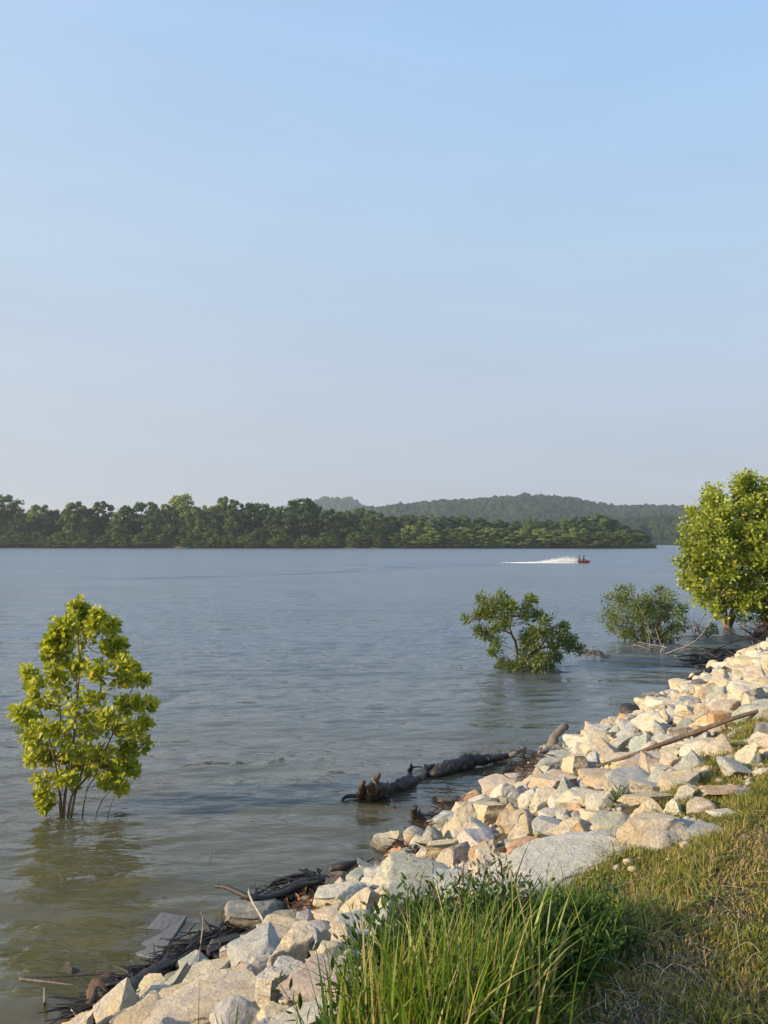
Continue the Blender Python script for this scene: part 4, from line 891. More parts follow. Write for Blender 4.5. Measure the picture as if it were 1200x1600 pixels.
wood('crossed_stick', 'thick dark forked stick poking up at an angle by the waterline', 'stick', [('stick', [(512, 1388, 0.05), (498, 1376, (7.6,)), (482, 1362, (7.65,)), (476, 1357, (7.65,))], [0.025, 0.022, 0.018, 0.014], dw), ('fork', [(482, 1362, (7.65,)), (472, 1360, (7.65,)), (467, 1359, (7.65,))], [0.014, 0.012, 0.010], dw)], dw)
wood('crossed_stick', 'short upright dark stick with a hooked top beside the forked stick', 'stick', [('stick', [(503, 1382, 0.05), (500, 1368, (7.7,)), (496, 1357, (7.7,)), (503, 1361, (7.7,))], [0.015, 0.012, 0.008, 0.006], dw), ('twig', [(514, 1378, 0.05), (514, 1366, (7.7,)), (518, 1355, (7.7,))], [0.008, 0.006, 0.004], gw)], dw)
wood('floating_bark', 'ragged dark strip of bark floating off the two rounded grey stones', 'bark', [('bark', [(515, 1358, 0.0), (535, 1354, 0.02), (550, 1349, 0.02), (566, 1342, 0.0)], [0.03, 0.045, 0.03, 0.01], dw)], dw)
wood('thin_stick', 'thin dark stick slanting into the water left of the lone cream stone', 'stick', [('stick', [(540, 1366, 0.1), (560, 1353, 0.12), (584, 1341, 0.14)], [0.012, 0.011, 0.006], dw)], dw)
wood('pale_twig', 'thin pale grey twig leaning across the large olive-grey boulder', 'twig', [('twig', [(388, 1394, (6.9,)), (394, 1408, (6.8,)), (404, 1425, (6.65,)), (414, 1444, (6.45,))], [0.007, 0.010, 0.010, 0.012], pw), ('side_twig', [(391, 1402, (6.85,)), (388, 1388, (6.9,))], [0.006, 0.004], pw)], pw)
wood('wooden_pole', 'long straight weathered pole lying across the rocks up to the lawn', 'pole', [('pole', [(932, 1216, None), (975, 1203, None), (1020, 1187, None), (1062, 1172, None), (1105, 1157, None), (1150, 1141, None), (1200, 1126, None)], [0.014, 0.018, 0.022, 0.025, 0.025, 0.022, 0.02], M['pole_wood'])], None, rough=0.15, fr=5)
wood('dark_log', 'dark log resting against the stones at the waterline of the far bank', 'log', [('log', [(1047, 1077, 0.1), (1060, 1071, 0.14), (1080, 1064, 0.16), (1098, 1056, 0.22), (1111, 1046, 0.32)], [0.06, 0.09, 0.10, 0.11, 0.09], dw), ('branch_end', [(1052, 1078, 0.12), (1046, 1070, (18.3,))], [0.04, 0.025], dw)], dw, rough=0.35)
wood('white_stick', 'bright white thin stick leaning on dark driftwood by the water', 'stick', [('stick', [(975, 1104, (14.9,)), (985, 1113, (14.8,)), (996, 1123, (14.6,))], [0.018, 0.018, 0.016], plain('white_stick', (0.62, 0.60, 0.55), 0.7))], pw, rough=0)
wood('driftwood_chunk', 'dark rotten wood lump under the white leaning stick', 'driftwood', [('chunk', [(974, 1120, 0.0), (982, 1114, 0.10), (990, 1116, 0.12), (997, 1124, 0.06)], [0.08, 0.16, 0.14, 0.08], dw), ('knot', [(992, 1110, 0.05), (1005, 1109, 0.04)], [0.09, 0.07], dw)], dw, rough=0.4)
# low water plank, wet timber, bark log and sticks at the bottom left
def slab(name, label, cat, C4, z, th, mat, parent=None, group=None):
    T_ = [Pz(px, py, zz) if not isinstance(zz, tuple) else Pd(px, py, zz[0]) for (px, py), zz in zip(C4, z)]; bm = bmesh.new()
    a = [bm.verts.new(tuple(p)) for p in T_]; b2_ = [bm.verts.new((p[0], p[1], p[2] - th)) for p in T_]
    bm.faces.new(a[::-1]); bm.faces.new(b2_)
    for i in range(4): bm.faces.new((a[i], a[(i + 1) % 4], b2_[(i + 1) % 4], b2_[i]))
    bmesh.ops.recalc_face_normals(bm, faces=bm.faces[:]); bmesh.ops.bevel(bm, geom=bm.edges[:], offset=min(0.006, th * 0.2), segments=1, affect='EDGES')
    bmesh.ops.triangulate(bm, faces=bm.faces[:]); bmesh.ops.subdivide_edges(bm, edges=[e for e in bm.edges if e.calc_length() > 0.12], cuts=2)
    for v in bm.verts: v.co += Vector((0, 0, 0.006 * mnoise.noise(v.co * 9)))
    c = np.mean(T_, 0); bmesh.ops.translate(bm, verts=bm.verts[:], vec=-Vector(c))
    me = bpy.data.meshes.new(name); bm.to_mesh(me); bm.free(); me.materials.append(mat); o = bpy.data.objects.new(name, me); COL.objects.link(o); o.location = tuple(c)
    if parent: o.parent = parent; o.location = tuple(Vector(c) - parent.location)
    return tag(o, label, cat, group) if label else o
slab('plank', 'wide grey flat board sloping into the water among the driftwood', 'plank', [(252, 1424), (292, 1431), (247, 1500), (196, 1486)], [0.030, 0.028, 0.010, -0.014], 0.03, M['plank'])
slab('wet_board', 'dark wet board end with a square corner right of the grey plank', 'board', [(302, 1462), (329, 1453), (329, 1464), (300, 1470)], [0.05, 0.06, 0.03, 0.02], 0.04, dw)
tr = wood('wet_timber', 'thick dark wet timber with a sawn orange end lying at the bottom left', 'timber', [('timber', [(172, 1578, 0.16), (200, 1556, 0.14), (235, 1530, 0.12), (262, 1512, 0.10)], [0.085, 0.085, 0.08, 0.07], dw), ('sawn_end', [(168, 1581, 0.165), (172, 1578, 0.16)], [0.045, 0.047], M['cut_wood'])], dw, rough=0.1)
wood('bark_log', 'short brown log with flaking bark half in the water at the bottom left', 'log', [('log', [(168, 1535, 0.06), (158, 1552, 0.08), (146, 1578, 0.08)], [0.06, 0.085, 0.075], bw), ('bark_flake', [(150, 1545, 0.14), (140, 1572, 0.15)], [0.02, 0.025], bw)], bw, rough=0.4, fr=11)
wood('rotten_log', 'long reddish-black rotten log along the waterline at the bottom left corner', 'log', [('log', [(100, 1602, 0.04), (150, 1596, 0.08), (200, 1580, 0.10), (245, 1562, 0.10)], [0.06, 0.10, 0.11, 0.08], wood_mat('rotten_wood', (0.012, 0.008, 0.006), (0.09, 0.045, 0.03)))], dw, rough=0.35)
wood('long_branch', 'long thin dark branch lying on the shallow water to the left of the plank', 'branch', [('branch', [(30, 1527, 0.03), (80, 1526, 0.03), (160, 1521, 0.04), (205, 1521, 0.05), (245, 1510, 0.06), (282, 1488, 0.07), (325, 1474, 0.07)], [0.006, 0.008, 0.010, 0.014, 0.016, 0.014, 0.010], dw), ('side_branch', [(30, 1529, 0.02), (70, 1534, 0.01), (100, 1539, 0.0), (132, 1544, -0.01)], [0.008, 0.010, 0.016, 0.010], gw)], dw, rough=0.3)
wood('long_branch', 'dark wet branch along the rock edge between the plank and the boulders', 'branch', [('branch', [(165, 1540, 0.16), (200, 1533, 0.16), (240, 1518, 0.17), (270, 1505, 0.17), (300, 1484, 0.18)], [0.014, 0.016, 0.016, 0.013, 0.01], dw)], dw)
wood('brown_root', 'knobbly pale-brown root lying along the edge of the bottom-left boulders', 'root', [('root', [(276, 1534, None), (292, 1524, None), (312, 1512, None), (330, 1500, None), (350, 1490, None), (372, 1478, None)], [0.012, 0.020, 0.024, 0.02, 0.018, 0.012], M['brown_wood'])], bw, rough=0.35, fr=20)
wood('thin_stick', 'pale thin forked twig sticking up at the bottom left corner', 'twig', [('twig', [(121, 1602, (5.2,)), (119, 1588, (5.25,)), (111, 1577, (5.3,))], [0.006, 0.005, 0.004], pw), ('fork', [(119, 1588, (5.25,)), (120, 1583, (5.25,))], [0.004, 0.003], pw)], pw)
wood('thin_stick', 'thin weed stalk standing in the water below the long branch', 'stalk', [('stalk', [(69, 1577, -0.05), (70, 1560, 0.08), (70, 1536, (6.0,)), (75, 1527, (6.05,))], [0.006, 0.012, 0.006, 0.004], gw)], gw)
wood('thin_stick', 'very thin upright grey stalk in front of the green-grey wet stone', 'stalk', [('stalk', [(308, 1518, 0.1), (313, 1480, (5.75,)), (317, 1440, (5.8,)), (314, 1425, (5.8,))], [0.005, 0.004, 0.002], pw)], pw)
wood('thin_stick', 'bent black twig rising from the water above the wet board end', 'twig', [('twig', [(300, 1466, 0.03), (296, 1456, (6.6,)), (306, 1442, (6.65,))], [0.009, 0.008, 0.004], dw)], dw)
wood('thin_stick', 'small dry weed stem far out in the water, middle left', 'stalk', [('stalk', [(329, 1345, -0.05), (330, 1330, (8.3,)), (333, 1322, (8.3,))], [0.006, 0.005, 0.003], gw)], gw)
o = bpy.data.objects.new('dark_stone', ROCK_ME[10]); COL.objects.link(o); o.location = tuple(Pz(108, 1514, 0.0)); o.scale = (.26, .16, .12); o.color = (0.10, 0.09, 0.08, 1); tag(o, 'dark wet pointed stone poking out of the water at lower left', 'rock')
for i, (q4, zs, lb) in enumerate([
 ([(176, 1560), (226, 1510), (238, 1518), (190, 1570)], [.10, .10, .12, .12], 'flat dark wet plank lying below the thin dark branch at lower left'),
 ([(205, 1520), (262, 1496), (268, 1506), (214, 1534)], [.07, .08, .10, .09], 'short dark blue-black board between the plank and the green-grey wet stone'),
 ([(318, 1478), (392, 1452), (396, 1460), (326, 1488)], [.08, .10, .12, .10], 'narrow dark board against the blue-grey boulder, near the olive-grey boulder'),
 ([(338, 1466), (372, 1456), (378, 1462), (344, 1474)], [.12, .12, .12, .12], 'small black wet board on top of the narrow dark board')]):
    slab('wet_board', lb, 'board', q4, zs, 0.03, dw)
# piles: too many to count
def brush(name, label, px0, px1, py0, py1, n_, rad, ln, mat, zoff=0.05, water=False, up=0.35):
    mb = MB()
    for k in range(n_):
        t = rng.random(); px = px0 + (px1 - px0) * t + rng.normal(0, 4); py = py0 + (py1 - py0) * t + rng.normal(0, 6)
        p = cast(px, py, zmin=0.0) + np.array([0, 0, zoff * rng.uniform(0.2, 1.6)]); a = rng.normal(0.75, 0.55) + (3.14 if rng.random() < .5 else 0); l_ = ln * rng.uniform(0.4, 1.2)
        d = np.array([math.cos(a), math.sin(a), rng.normal(0.1, up)]) * l_; m = p + d * 0.5 + rng.normal(0, .045, 3) * l_; tube(mb, [p, m, p + d], [rad * rng.uniform(.35, 1.2) * (2.2 if rng.random() < .08 else 1), rad * 0.35], 5, sub=3, cap=False)
    o = mb.build(name, mat); tag(o, label, 'debris', kind='stuff')
brush('brushwood', 'tangle of thin reddish-brown twigs on the rocks right of the floating trunk end', 800, 868, 1218, 1192, 150, 0.009, 0.38, M['brown_wood'], 0.10)
brush('driftwood_litter', 'dark wet sticks and bark matted along the waterline at lower left', 130, 345, 1600, 1472, 560, 0.010, 0.30, dw, 0.05, up=0.05)
brush('driftwood_litter', 'dark sticks heaped behind the large olive-grey boulder', 400, 515, 1418, 1388, 240, 0.009, 0.28, dw, 0.05, up=0.06)
brush('driftwood_litter', 'brown twigs caught between the waterline rocks near the tall pyramid boulder', 660, 705, 1312, 1262, 80, 0.008, 0.25, bw, 0.08)
brush('driftwood_litter', 'brown twigs by the lone cream stone in the water', 628, 662, 1330, 1328, 60, 0.012, 0.25, bw, 0.05)
brush('dead_branches', 'bare pale branches of dead brush at the foot of the grey-green bush', 975, 1055, 998, 1022, 34, 0.014, 1.1, pw, 0.12, up=0.45)
brush('drift_debris', 'dark floating drift line in the brown shallows below the forked tree', 1085, 1150, 1034, 1020, 110, 0.03, 0.8, dw, 0.02, up=0.05)
brush('drift_debris', 'heap of dead branches at the right edge under the second leafy tree', 1175, 1230, 1003, 985, 60, 0.035, 1.2, bw, 0.12, up=0.3)
brush('dead_branches', 'small cluster of brown stalks in the shallows right of the grey-green bush', 1086, 1100, 992, 988, 40, 0.012, 0.5, bw, 0.10, up=0.8)
lm = leaf_mat('dead_leaf', [(0.0, (0.03, 0.016, 0.01)), (0.6, (0.16, 0.07, 0.035)), (1.0, (0.32, 0.15, 0.07))], 0.1)
lv = Leaves('simple')
for k in range(420):
    p = cast(rng.normal(470, 17), rng.normal(1412, 12), zmin=0.0) + np.array([0, 0, rng.uniform(0.01, 0.09)]); lv.add(p, unit(rng.normal(0, 1, 3) * [1, 1, .4]), unit(np.array([0, 0, 1]) + rng.normal(0, .5, 3)), rng.uniform(0.03, 0.07), rng.random())
tag(lv.build('leaf_litter', lm), 'reddish-brown dead leaf litter trapped behind the olive-grey boulder', 'leaf litter', kind='stuff')

# ------------------------------------------------------------------ personal watercraft with two riders, spray, wake
bc = Pz(911, 880); BD = bc[1]
def lin(name, c, rough=0.4): return plain(name, c, rough, var=0.05)
hull_m, blk, skin_m = lin('red_gelcoat', (0.17, 0.02, 0.025), 0.25), lin('black_vinyl', (0.02, 0.02, 0.022), 0.5), lin('skin', (0.42, 0.25, 0.17), 0.6)
craft = empty('jet_ski', (bc[0], bc[1], -0.05), 'red and black jet ski speeding to the right across the river', 'jet ski'); craft.rotation_euler = (0, R(-5), R(-12)); craft.scale = (.68, .68, .62)
def loft(sections, mat, name, parent):
    mb = MB(); n_ = len(sections[0]); V = np.array([p for s_ in sections for p in s_]); m = len(sections)
    i = np.arange(m - 1)[:, None] * n_; j = np.arange(n_)[None, :]; j2 = (j + 1) % n_; Q = np.stack([i + j, i + j2, i + n_ + j2, i + n_ + j], -1).reshape(-1, 4)
    V = np.vstack([V, V[:n_].mean(0), V[-n_:].mean(0)]); T = [(m * n_, (k + 1) % n_, k) for k in range(n_)] + [(m * n_ + 1, (m - 1) * n_ + k, (m - 1) * n_ + (k + 1) % n_) for k in range(n_)]
    mb.add(V, Q, T); return mb.build(name, mat, parent)
def hs(x, w_, z0, z1): return [(x, -w_, z1), (x, -w_ * .95, (z0 + z1) * .55), (x, -w_ * .4, z0), (x, 0, z0 - .03), (x, w_ * .4, z0), (x, w_ * .95, (z0 + z1) * .55), (x, w_, z1), (x, w_ * .5, z1 + .06), (x, 0, z1 + .08), (x, -w_ * .5, z1 + .06)]
loft([hs(-1.5, .50, -.15, .25), hs(-.8, .58, -.2, .30), hs(0, .60, -.2, .38), hs(.7, .55, -.12, .46), hs(1.3, .34, .08, .52), hs(1.7, .08, .36, .54)], hull_m, 'hull', craft)
loft([hs(-1.3, .18, .28, .62), hs(-.6, .22, .3, .70), hs(.1, .20, .36, .72), hs(.35, .12, .4, .66)], blk, 'seat', craft)
loft([hs(.3, .26, .42, .74), hs(.65, .28, .44, .82), hs(1.0, .24, .46, .66), hs(1.4, .12, .5, .56)], hull_m, 'bonnet', craft)
mb = MB(); tube(mb, [(.42, 0, .7), (.32, 0, .98)], [.04, .035], 6); tube(mb, [(.28, -.36, 1.0), (.34, 0, .98), (.28, .36, 1.0)], [.022, .03, .022], 6); mb.build('handlebar', blk, craft)
mb = MB(); tube(mb, [(.62, -.2, .84), (.55, 0, 1.0), (.62, .2, .84)], [.02, .05, .02], 6); mb.build('windscreen', blk, craft)
def rider(loc, lean, label, vest, reach):
    J = [(0, 0, .0), (0.05, 0, .25), (.05 + lean * .5, 0, .48), (.07 + lean * .8, 0, .60), (.10 + lean, 0, .72), (.10 + lean, 0, .83),
         (.05 + lean * .5, .19, .46), (.25, .27, .28), (reach, .25, .24), (.05 + lean * .5, -.19, .46), (.25, -.27, .28), (reach, -.25, .24),
         (.02, .12, -.02), (.42, .26, -.06), (.36, .28, -.42), (.50, .28, -.44), (.02, -.12, -.02), (.42, -.26, -.06), (.36, -.28, -.42), (.50, -.28, -.44)]
    E_ = [(0, 1), (1, 2), (2, 3), (3, 4), (4, 5), (2, 6), (6, 7), (7, 8), (2, 9), (9, 10), (10, 11), (0, 12), (12, 13), (13, 14), (14, 15), (0, 16), (16, 17), (17, 18), (18, 19)]
    rad = [.15, .14, .16, .065, .095, .085, .065, .048, .035, .065, .048, .035, .10, .075, .05, .035, .10, .075, .05, .035]
    me = bpy.data.meshes.new('person'); me.from_pydata(J, E_, []); me.materials.append(vest); o = bpy.data.objects.new('person', me); COL.objects.link(o)
    sk = o.modifiers.new('skin', 'SKIN')
    for v, r_ in zip(me.skin_vertices[0].data, rad): v.radius = (r_, r_)
    me.skin_vertices[0].data[0].use_root = True; o.modifiers.new('sub', 'SUBSURF').levels = 1
    o.location = tuple(craft.location + Vector(loc)); o.rotation_euler = craft.rotation_euler; tag(o, label, 'person')
    mb = MB(); IV, IT = ICO[2]; mb.add(IV * [.115, .10, .09] + np.array([.085 + lean, 0, .86]), None, IT); mb.build('hair', blk, o)
rider((.0, 0, .36), .12, 'rider in dark clothing steering the red jet ski, leaning forward', blk, .36)
rider((-.62, .05, .36), .02, 'passenger in a dark top sitting upright behind the driver of the jet ski', lin('dark_red_vest', (0.10, 0.02, 0.02)), .45)
fm_, n, out = newmat('foam'); b = N(n, 'ShaderNodeBsdfPrincipled'); b.inputs['Base Color'].default_value = (.85, .87, .88, 1); setin(b, Roughness=.8); nz = noise_n(n, worldpos(n), 6, 4, .6)
L(n, bump(n, nz.outputs[0], .8, .1), b.inputs['Normal']); L(n, b.outputs[0], out.inputs[0])
VV, FF, o_ = [], [], 0; ax = np.array([math.cos(R(-12)), math.sin(R(-12)), 0]); sd_ = np.array([-ax[1], ax[0], 0]); IV, IT = ICO[1]
for k in range(9000):
    s_ = abs(rng.normal(0, 1)) * 3.4 + rng.uniform(0, 1.2)
    if s_ > 12: continue
    top_ = 0.40 * math.exp(-((s_ - 2.2) / 3.0) ** 2) + 0.22 * math.exp(-s_ / 6) ; wd_ = 0.5 + 0.16 * s_
    z = top_ * rng.random() ** 2.0 * (1 + .5 * max(0, rng.normal())); r_ = rng.uniform(.012, .055) * (1.3 if z < .12 else .8)
    V = IV * r_ * np.array([1.8, 1, .8]) + np.array([bc[0], bc[1], 0]) - ax * (s_ - .4 + 1.0) + sd_ * rng.normal(0, wd_ * .5) + np.array([0, 0, z]); VV.append(V); FF.append(IT + o_); o_ += len(V)
tag(mesh_np('spray', np.concatenate(VV), np.concatenate(FF), fm_, smooth=True), 'white spray and foam thrown up behind the jet ski', 'spray', kind='stuff')
for (lab, pts, wd_, hz_) in (('long low wake wave trailing left behind the jet ski', [(800, 882), (700, 885), (600, 888), (500, 891), (380, 896)], 1.6, .26), ('second faint wake wave nearer the camera at left', [(760, 884), (560, 893), (400, 900), (250, 904), (100, 906), (-60, 906)], 2.0, .28), ('thin foam-tipped wake wave on the far side of the jet ski track', [(780, 880), (640, 882), (480, 884), (300, 885)], 1.3, .15)):
    C_ = smooth_path([Pz(a, b_) for a, b_ in pts], 24); V = []; K = 9
    T_ = unit(np.gradient(C_, axis=0)); S_ = np.cross(T_, [0, 0, 1.])
    for i, c in enumerate(C_):
        f = math.sin(math.pi * min(1, i / len(C_) * 1.2 + .05)) ** .5; jj = 0.75 + 0.5 * mnoise.noise(Vector(c) * .25)
        for k in range(K): q = (k / (K - 1) - .5) * 2; V.append(c + S_[i] * q * wd_ + np.array([0, 0, -0.02 + hz_ * f * jj * math.exp(-(q * 2.0) ** 2) * (1 + .3 * mnoise.noise(Vector(c) * 1.7 + Vector((q, 0, 0))))]))
    ii = (np.arange(len(C_) - 1)[:, None] * K + np.arange(K - 1)[None, :]).ravel()
    tag(mesh_np('wake_wave', V, np.column_stack([ii, ii + 1, ii + K + 1, ii + K]), wm, smooth=True), lab, 'wake', kind='stuff')
#@@PART6
# ------------------------------------------------------------------ grass and weeds
def blades(P, H, W, A, lean, seg=4, face=None, curl=1.0):
    n_ = len(P); t = np.linspace(0, 1, seg + 1)[None, :, None]; H = H[:, None, None]; ld = np.stack([np.cos(A), np.sin(A), 0 * A], -1)[:, None, :]; ln = lean[:, None, None]
    ctr = P[:, None, :] + ld * H * ln * t ** 2 + np.array([0, 0, 1.0]) * H * (t - 0.42 * curl * ln * t ** 3)
    fa = (A + np.pi / 2 + rng.normal(0, .6, n_)) if face is None else face
    sd = np.stack([np.cos(fa), np.sin(fa), 0 * fa], -1)[:, None, :]; wd = W[:, None, None] * (1 - t ** 1.8) * 0.5 + 0.0002
    V = np.concatenate([(ctr - sd * wd)[:, :, None, :], (ctr + sd * wd)[:, :, None, :]], 2).reshape(-1, 3)
    i = (np.arange(n_) * 2 * (seg + 1))[:, None] + 2 * np.arange(seg)[None, :]; F = np.stack([i, i + 1, i + 3, i + 2], -1).reshape(-1, 4)
    return V, F
M['lawn'] = leaf_mat('lawn_grass', [(0.0, (0.080, 0.120, 0.016)), (0.42, (0.190, 0.225, 0.030)), (0.62, (0.300, 0.270, 0.060)), (0.74, (0.380, 0.270, 0.110)), (1.0, (0.50, 0.37, 0.20))], 0.3, 0.6)
M['tall'] = leaf_mat('tall_grass', [(0.0, (0.040, 0.085, 0.010)), (0.5, (0.105, 0.185, 0.018)), (0.85, (0.210, 0.290, 0.034)), (1.0, (0.38, 0.32, 0.14))], 0.38, 0.42)
M['weed'] = leaf_mat('broad_weed', [(0.0, (0.020, 0.050, 0.008)), (0.5, (0.055, 0.110, 0.014)), (0.9, (0.10, 0.16, 0.03)), (1.0, (0.15, 0.10, 0.035))], 0.35, 0.45)
M['vine'] = leaf_mat('brown_weed', [(0.0, (0.05, 0.045, 0.015)), (0.6, (0.13, 0.09, 0.035)), (1.0, (0.26, 0.15, 0.08))], 0.3, 0.6)
M['straw'] = leaf_mat('straw', [(0.0, (0.22, 0.16, 0.09)), (1.0, (0.55, 0.46, 0.32))], 0.2, 0.6)
def lawn(n_, x0, x1, y0, y1, dens=1.0, hs_=1.0):
    X = rng.uniform(x0, x1, n_); Y = rng.uniform(y0, y1, n_); u = udist(X, Y)
    bare = wob(X, Y, 2.2, 4) * .5 + wob(X, Y, 5.1, 1) * .4; edge = np.clip((u - 3.05) / 0.4, 0, 1)
    keep = (rng.random(n_) < np.clip(0.95 + bare, 0.22, 1) * edge); X, Y, u, bare = X[keep], Y[keep], u[keep], bare[keep]
    Z = hgt(X, Y); P = np.column_stack([X, Y, Z - .004]); m = len(X)
    H = (0.045 + 0.035 * np.clip(wob(X, Y, 3.3, 7), -.6, 1)) * rng.uniform(.5, 1.5, m) * 0.75 * hs_ * (1 + 0.7 * (u < 3.9)); W = rng.uniform(.0035, .0075, m) * (1 + .05 * Y)
    c = np.clip(0.50 - 0.50 * bare + rng.normal(0, .20, m) + 0.10 * np.clip(2.6 - Y * .55, 0, 2), 0, 1)
    V, F = blades(P, H, W, rng.uniform(0, 6.28, m), rng.uniform(.1, 1.3, m), 3); return V, F, np.repeat(c, 3)
V, F, c = lawn(260000, 0.2, 4.6, 1.9, 8.5); V2, F2, c2 = lawn(26000, 4.6, 12, 1.0, 16, 1, 1.3); V3, F3, c3 = lawn(26000, -1.5, 6, 0.0, 1.9)
V4, F4, c4 = lawn(70000, 6, 45, 8, 45, 1, 1.8)
lv_ = [V, V2, V3, V4]; of_ = np.cumsum([0] + [len(q) for q in lv_]); F = np.concatenate([f_ + o_ for f_, o_ in zip([F, F2, F3, F4], of_)]); V = np.concatenate(lv_); c = np.concatenate([c, c2, c3, c4])
tag(mesh_np('lawn_grass', V, F, M['lawn'], attr={'rnd': c}), 'short patchy green and dry grass covering the lawn at the lower right', 'grass', kind='stuff')
# dry thatch lying on the soil
m = 26000; X = rng.uniform(.2, 4.6, m); Y = rng.uniform(1.9, 8, m); u = udist(X, Y); k = (u > 3.5) & (rng.random(m) < np.clip(.35 - wob(X, Y, 2.2, 4) * .6, .1, 1)); X, Y = X[k], Y[k]; m = len(X)
P = np.column_stack([X, Y, hgt(X, Y) + rng.uniform(.002, .02, m)]); a = rng.uniform(0, 6.28, m); l_ = rng.uniform(.02, .09, m); D = np.column_stack([np.cos(a), np.sin(a), rng.normal(0, .2, m)])
V, F, q = leaves_np(P, D, np.tile([0, 0, 1.], (m, 1)) + rng.normal(0, .4, (m, 3)), l_, 'quad')
V = V.reshape(m, 4, 3); cc = V.mean(1, keepdims=True); mid = (V[:, [0]] + V[:, [1]]) / 2; V[:, 1] = V[:, 0] + (V[:, 1] - V[:, 0]) * .05; V[:, 2] = V[:, 3] + (V[:, 2] - V[:, 3]) * .05; V = V.reshape(-1, 3)
tag(mesh_np('thatch', V, F, M['straw'], attr={'rnd': np.repeat(rng.random(m), q)}), 'dry straw-coloured clippings scattered on the soil of the lawn', 'straw', kind='stuff')
# long pale stalks lying over the lawn
mb = MB()
for (pl_) in ([(985, 1522), (1020, 1525), (1060, 1540)], [(1090, 1490), (1105, 1500), (1135, 1512)], [(1150, 1428), (1155, 1445), (1145, 1475)], [(880, 1500), (895, 1540), (930, 1560)], [(860, 1490), (880, 1530), (895, 1555)], [(1000, 1440), (1010, 1455), (1022, 1446)], [(930, 1540), (960, 1560), (990, 1568)], [(1080, 1380), (1105, 1390), (1120, 1402)], [(1060, 1580), (1072, 1560), (1068, 1530)], [(1130, 1500), (1170, 1492), (1200, 1505)], [(1160, 1520), (1180, 1510), (1200, 1514)], [(1010, 1520), (1004, 1498), (1012, 1480)]):
    pts = [cast(a, b_) for a, b_ in pl_]; pts[1] = pts[1] + [0, 0, .05]; pts[0] = pts[0] + [0, 0, .01]; tube(mb, pts, [.0014, .0008], 4, sub=5, cap=False)
for k in range(220):
    x, y = rng.uniform(.5, 3), rng.uniform(2.6, 4.2); z = float(hgt(x, y)[0]); a = rng.uniform(0, 6.28); l_ = rng.uniform(.06, .25); tube(mb, [(x, y, z), (x + l_ * .4 * math.cos(a), y + l_ * .4 * math.sin(a), z + l_ * rng.uniform(.2, .7)), (x + l_ * math.cos(a), y + l_ * math.sin(a), z + l_ * rng.uniform(0, .6))], [.0010, .0005], 4, sub=3, cap=False)
o = mb.build('dry_stalks', plain('dry_stalk', (0.50, 0.41, 0.27), .7)); tag(o, 'long bent dry straw stalks lying across the lawn', 'dry stalks', kind='stuff')

# tall grass clump and weeds at the bank edge
def in_clump(n_, pts, sx_):
    i = rng.integers(0, len(pts), n_); P = np.array(pts)[i]; X = P[:, 0] + rng.normal(0, sx_, n_); Y = P[:, 1] + rng.normal(0, sx_, n_); return X, Y
front = [(.04, 2.62), (.12, 2.66), (.20, 2.70), (.29, 2.62), (.09, 2.45), (.22, 2.45), (.02, 2.5), (.35, 2.75), (-.02, 2.74), (.30, 2.5)]
X, Y = in_clump(1200, front, .095); m = len(X); P = np.column_stack([X, Y, hgt(X, Y) - .02])
V, F = blades(P, rng.uniform(.28, .66, m), rng.uniform(.005, .018, m), rng.normal(.2, 1.6, m), rng.uniform(.05, .55, m), 7); cA = np.repeat(np.clip(rng.normal(.66, .30, m), 0, 1), 7)
mid_ = [(.0, 2.95), (.15, 3.05), (.3, 3.1), (.45, 3.2), (.6, 3.3), (.75, 3.4), (.5, 3.0), (.35, 2.9), (.7, 3.2), (.85, 3.4)]
X, Y = in_clump(1300, mid_, .10); m2 = len(X); P = np.column_stack([X, Y, hgt(X, Y) - .02])
V2, F2 = blades(P, rng.uniform(.15, .42, m2), rng.uniform(.005, .012, m2), rng.uniform(0, 6.28, m2), rng.uniform(.1, .9, m2), 7); cB = np.repeat(np.clip(rng.normal(.35, .2, m2), 0, 1), 7)
tag(mesh_np('tall_grass', np.concatenate([V, V2]), np.concatenate([F, F2 + len(V)]), M['tall'], smooth=False, attr={'rnd': np.concatenate([cA, cB])}), 'clump of tall bright green grass blades at the bottom centre', 'grass', kind='stuff')
lv = Leaves('lance'); mb = MB()
back_ = [(.0, 2.98), (.12, 3.05), (.22, 3.1), (.35, 3.18), (.45, 3.25)]
def weed(x, y, h_, nl, size, col, leanv=None, tone=.1):
    z = float(hgt(x, y)[0]); d = unit(np.array([rng.normal(0, .22), rng.normal(0, .22), 1.0])) if leanv is None else unit(np.array(leanv, float))
    shoot(lv, mb, np.array([x, y, z - .02]), d, h_, nl, size, col, tone, bend=0.1, tw=.003, lift=1.0)
for k in range(560):
    i = rng.integers(0, 10); (cx, cy) = mid_[i] if rng.random() < .8 else front[i]; x, y = cx + rng.normal(0, .12), cy + rng.normal(0, .11); weed(x, y, rng.uniform(.16, .40) * (1.0 if x < .55 else .72), int(rng.integers(12, 22)), rng.uniform(.035, .075), rng.uniform(.10, .6))
for k in range(170):
    (cx, cy) = back_[rng.integers(0, 5)]; weed(cx + rng.normal(0, .07), cy + rng.normal(0, .06), rng.uniform(.34, .52), int(rng.integers(16, 26)), rng.uniform(.04, .08), rng.uniform(.15, .5))
mb.build('weed_stems', M['weed']); s_ = bpy.data.objects['weed_stems']
o = lv.build('weeds', M['weed']); s_.parent = o; tag(o, 'dense dark leafy weeds on the bank edge right of the tall grass blades', 'weeds', kind='stuff')
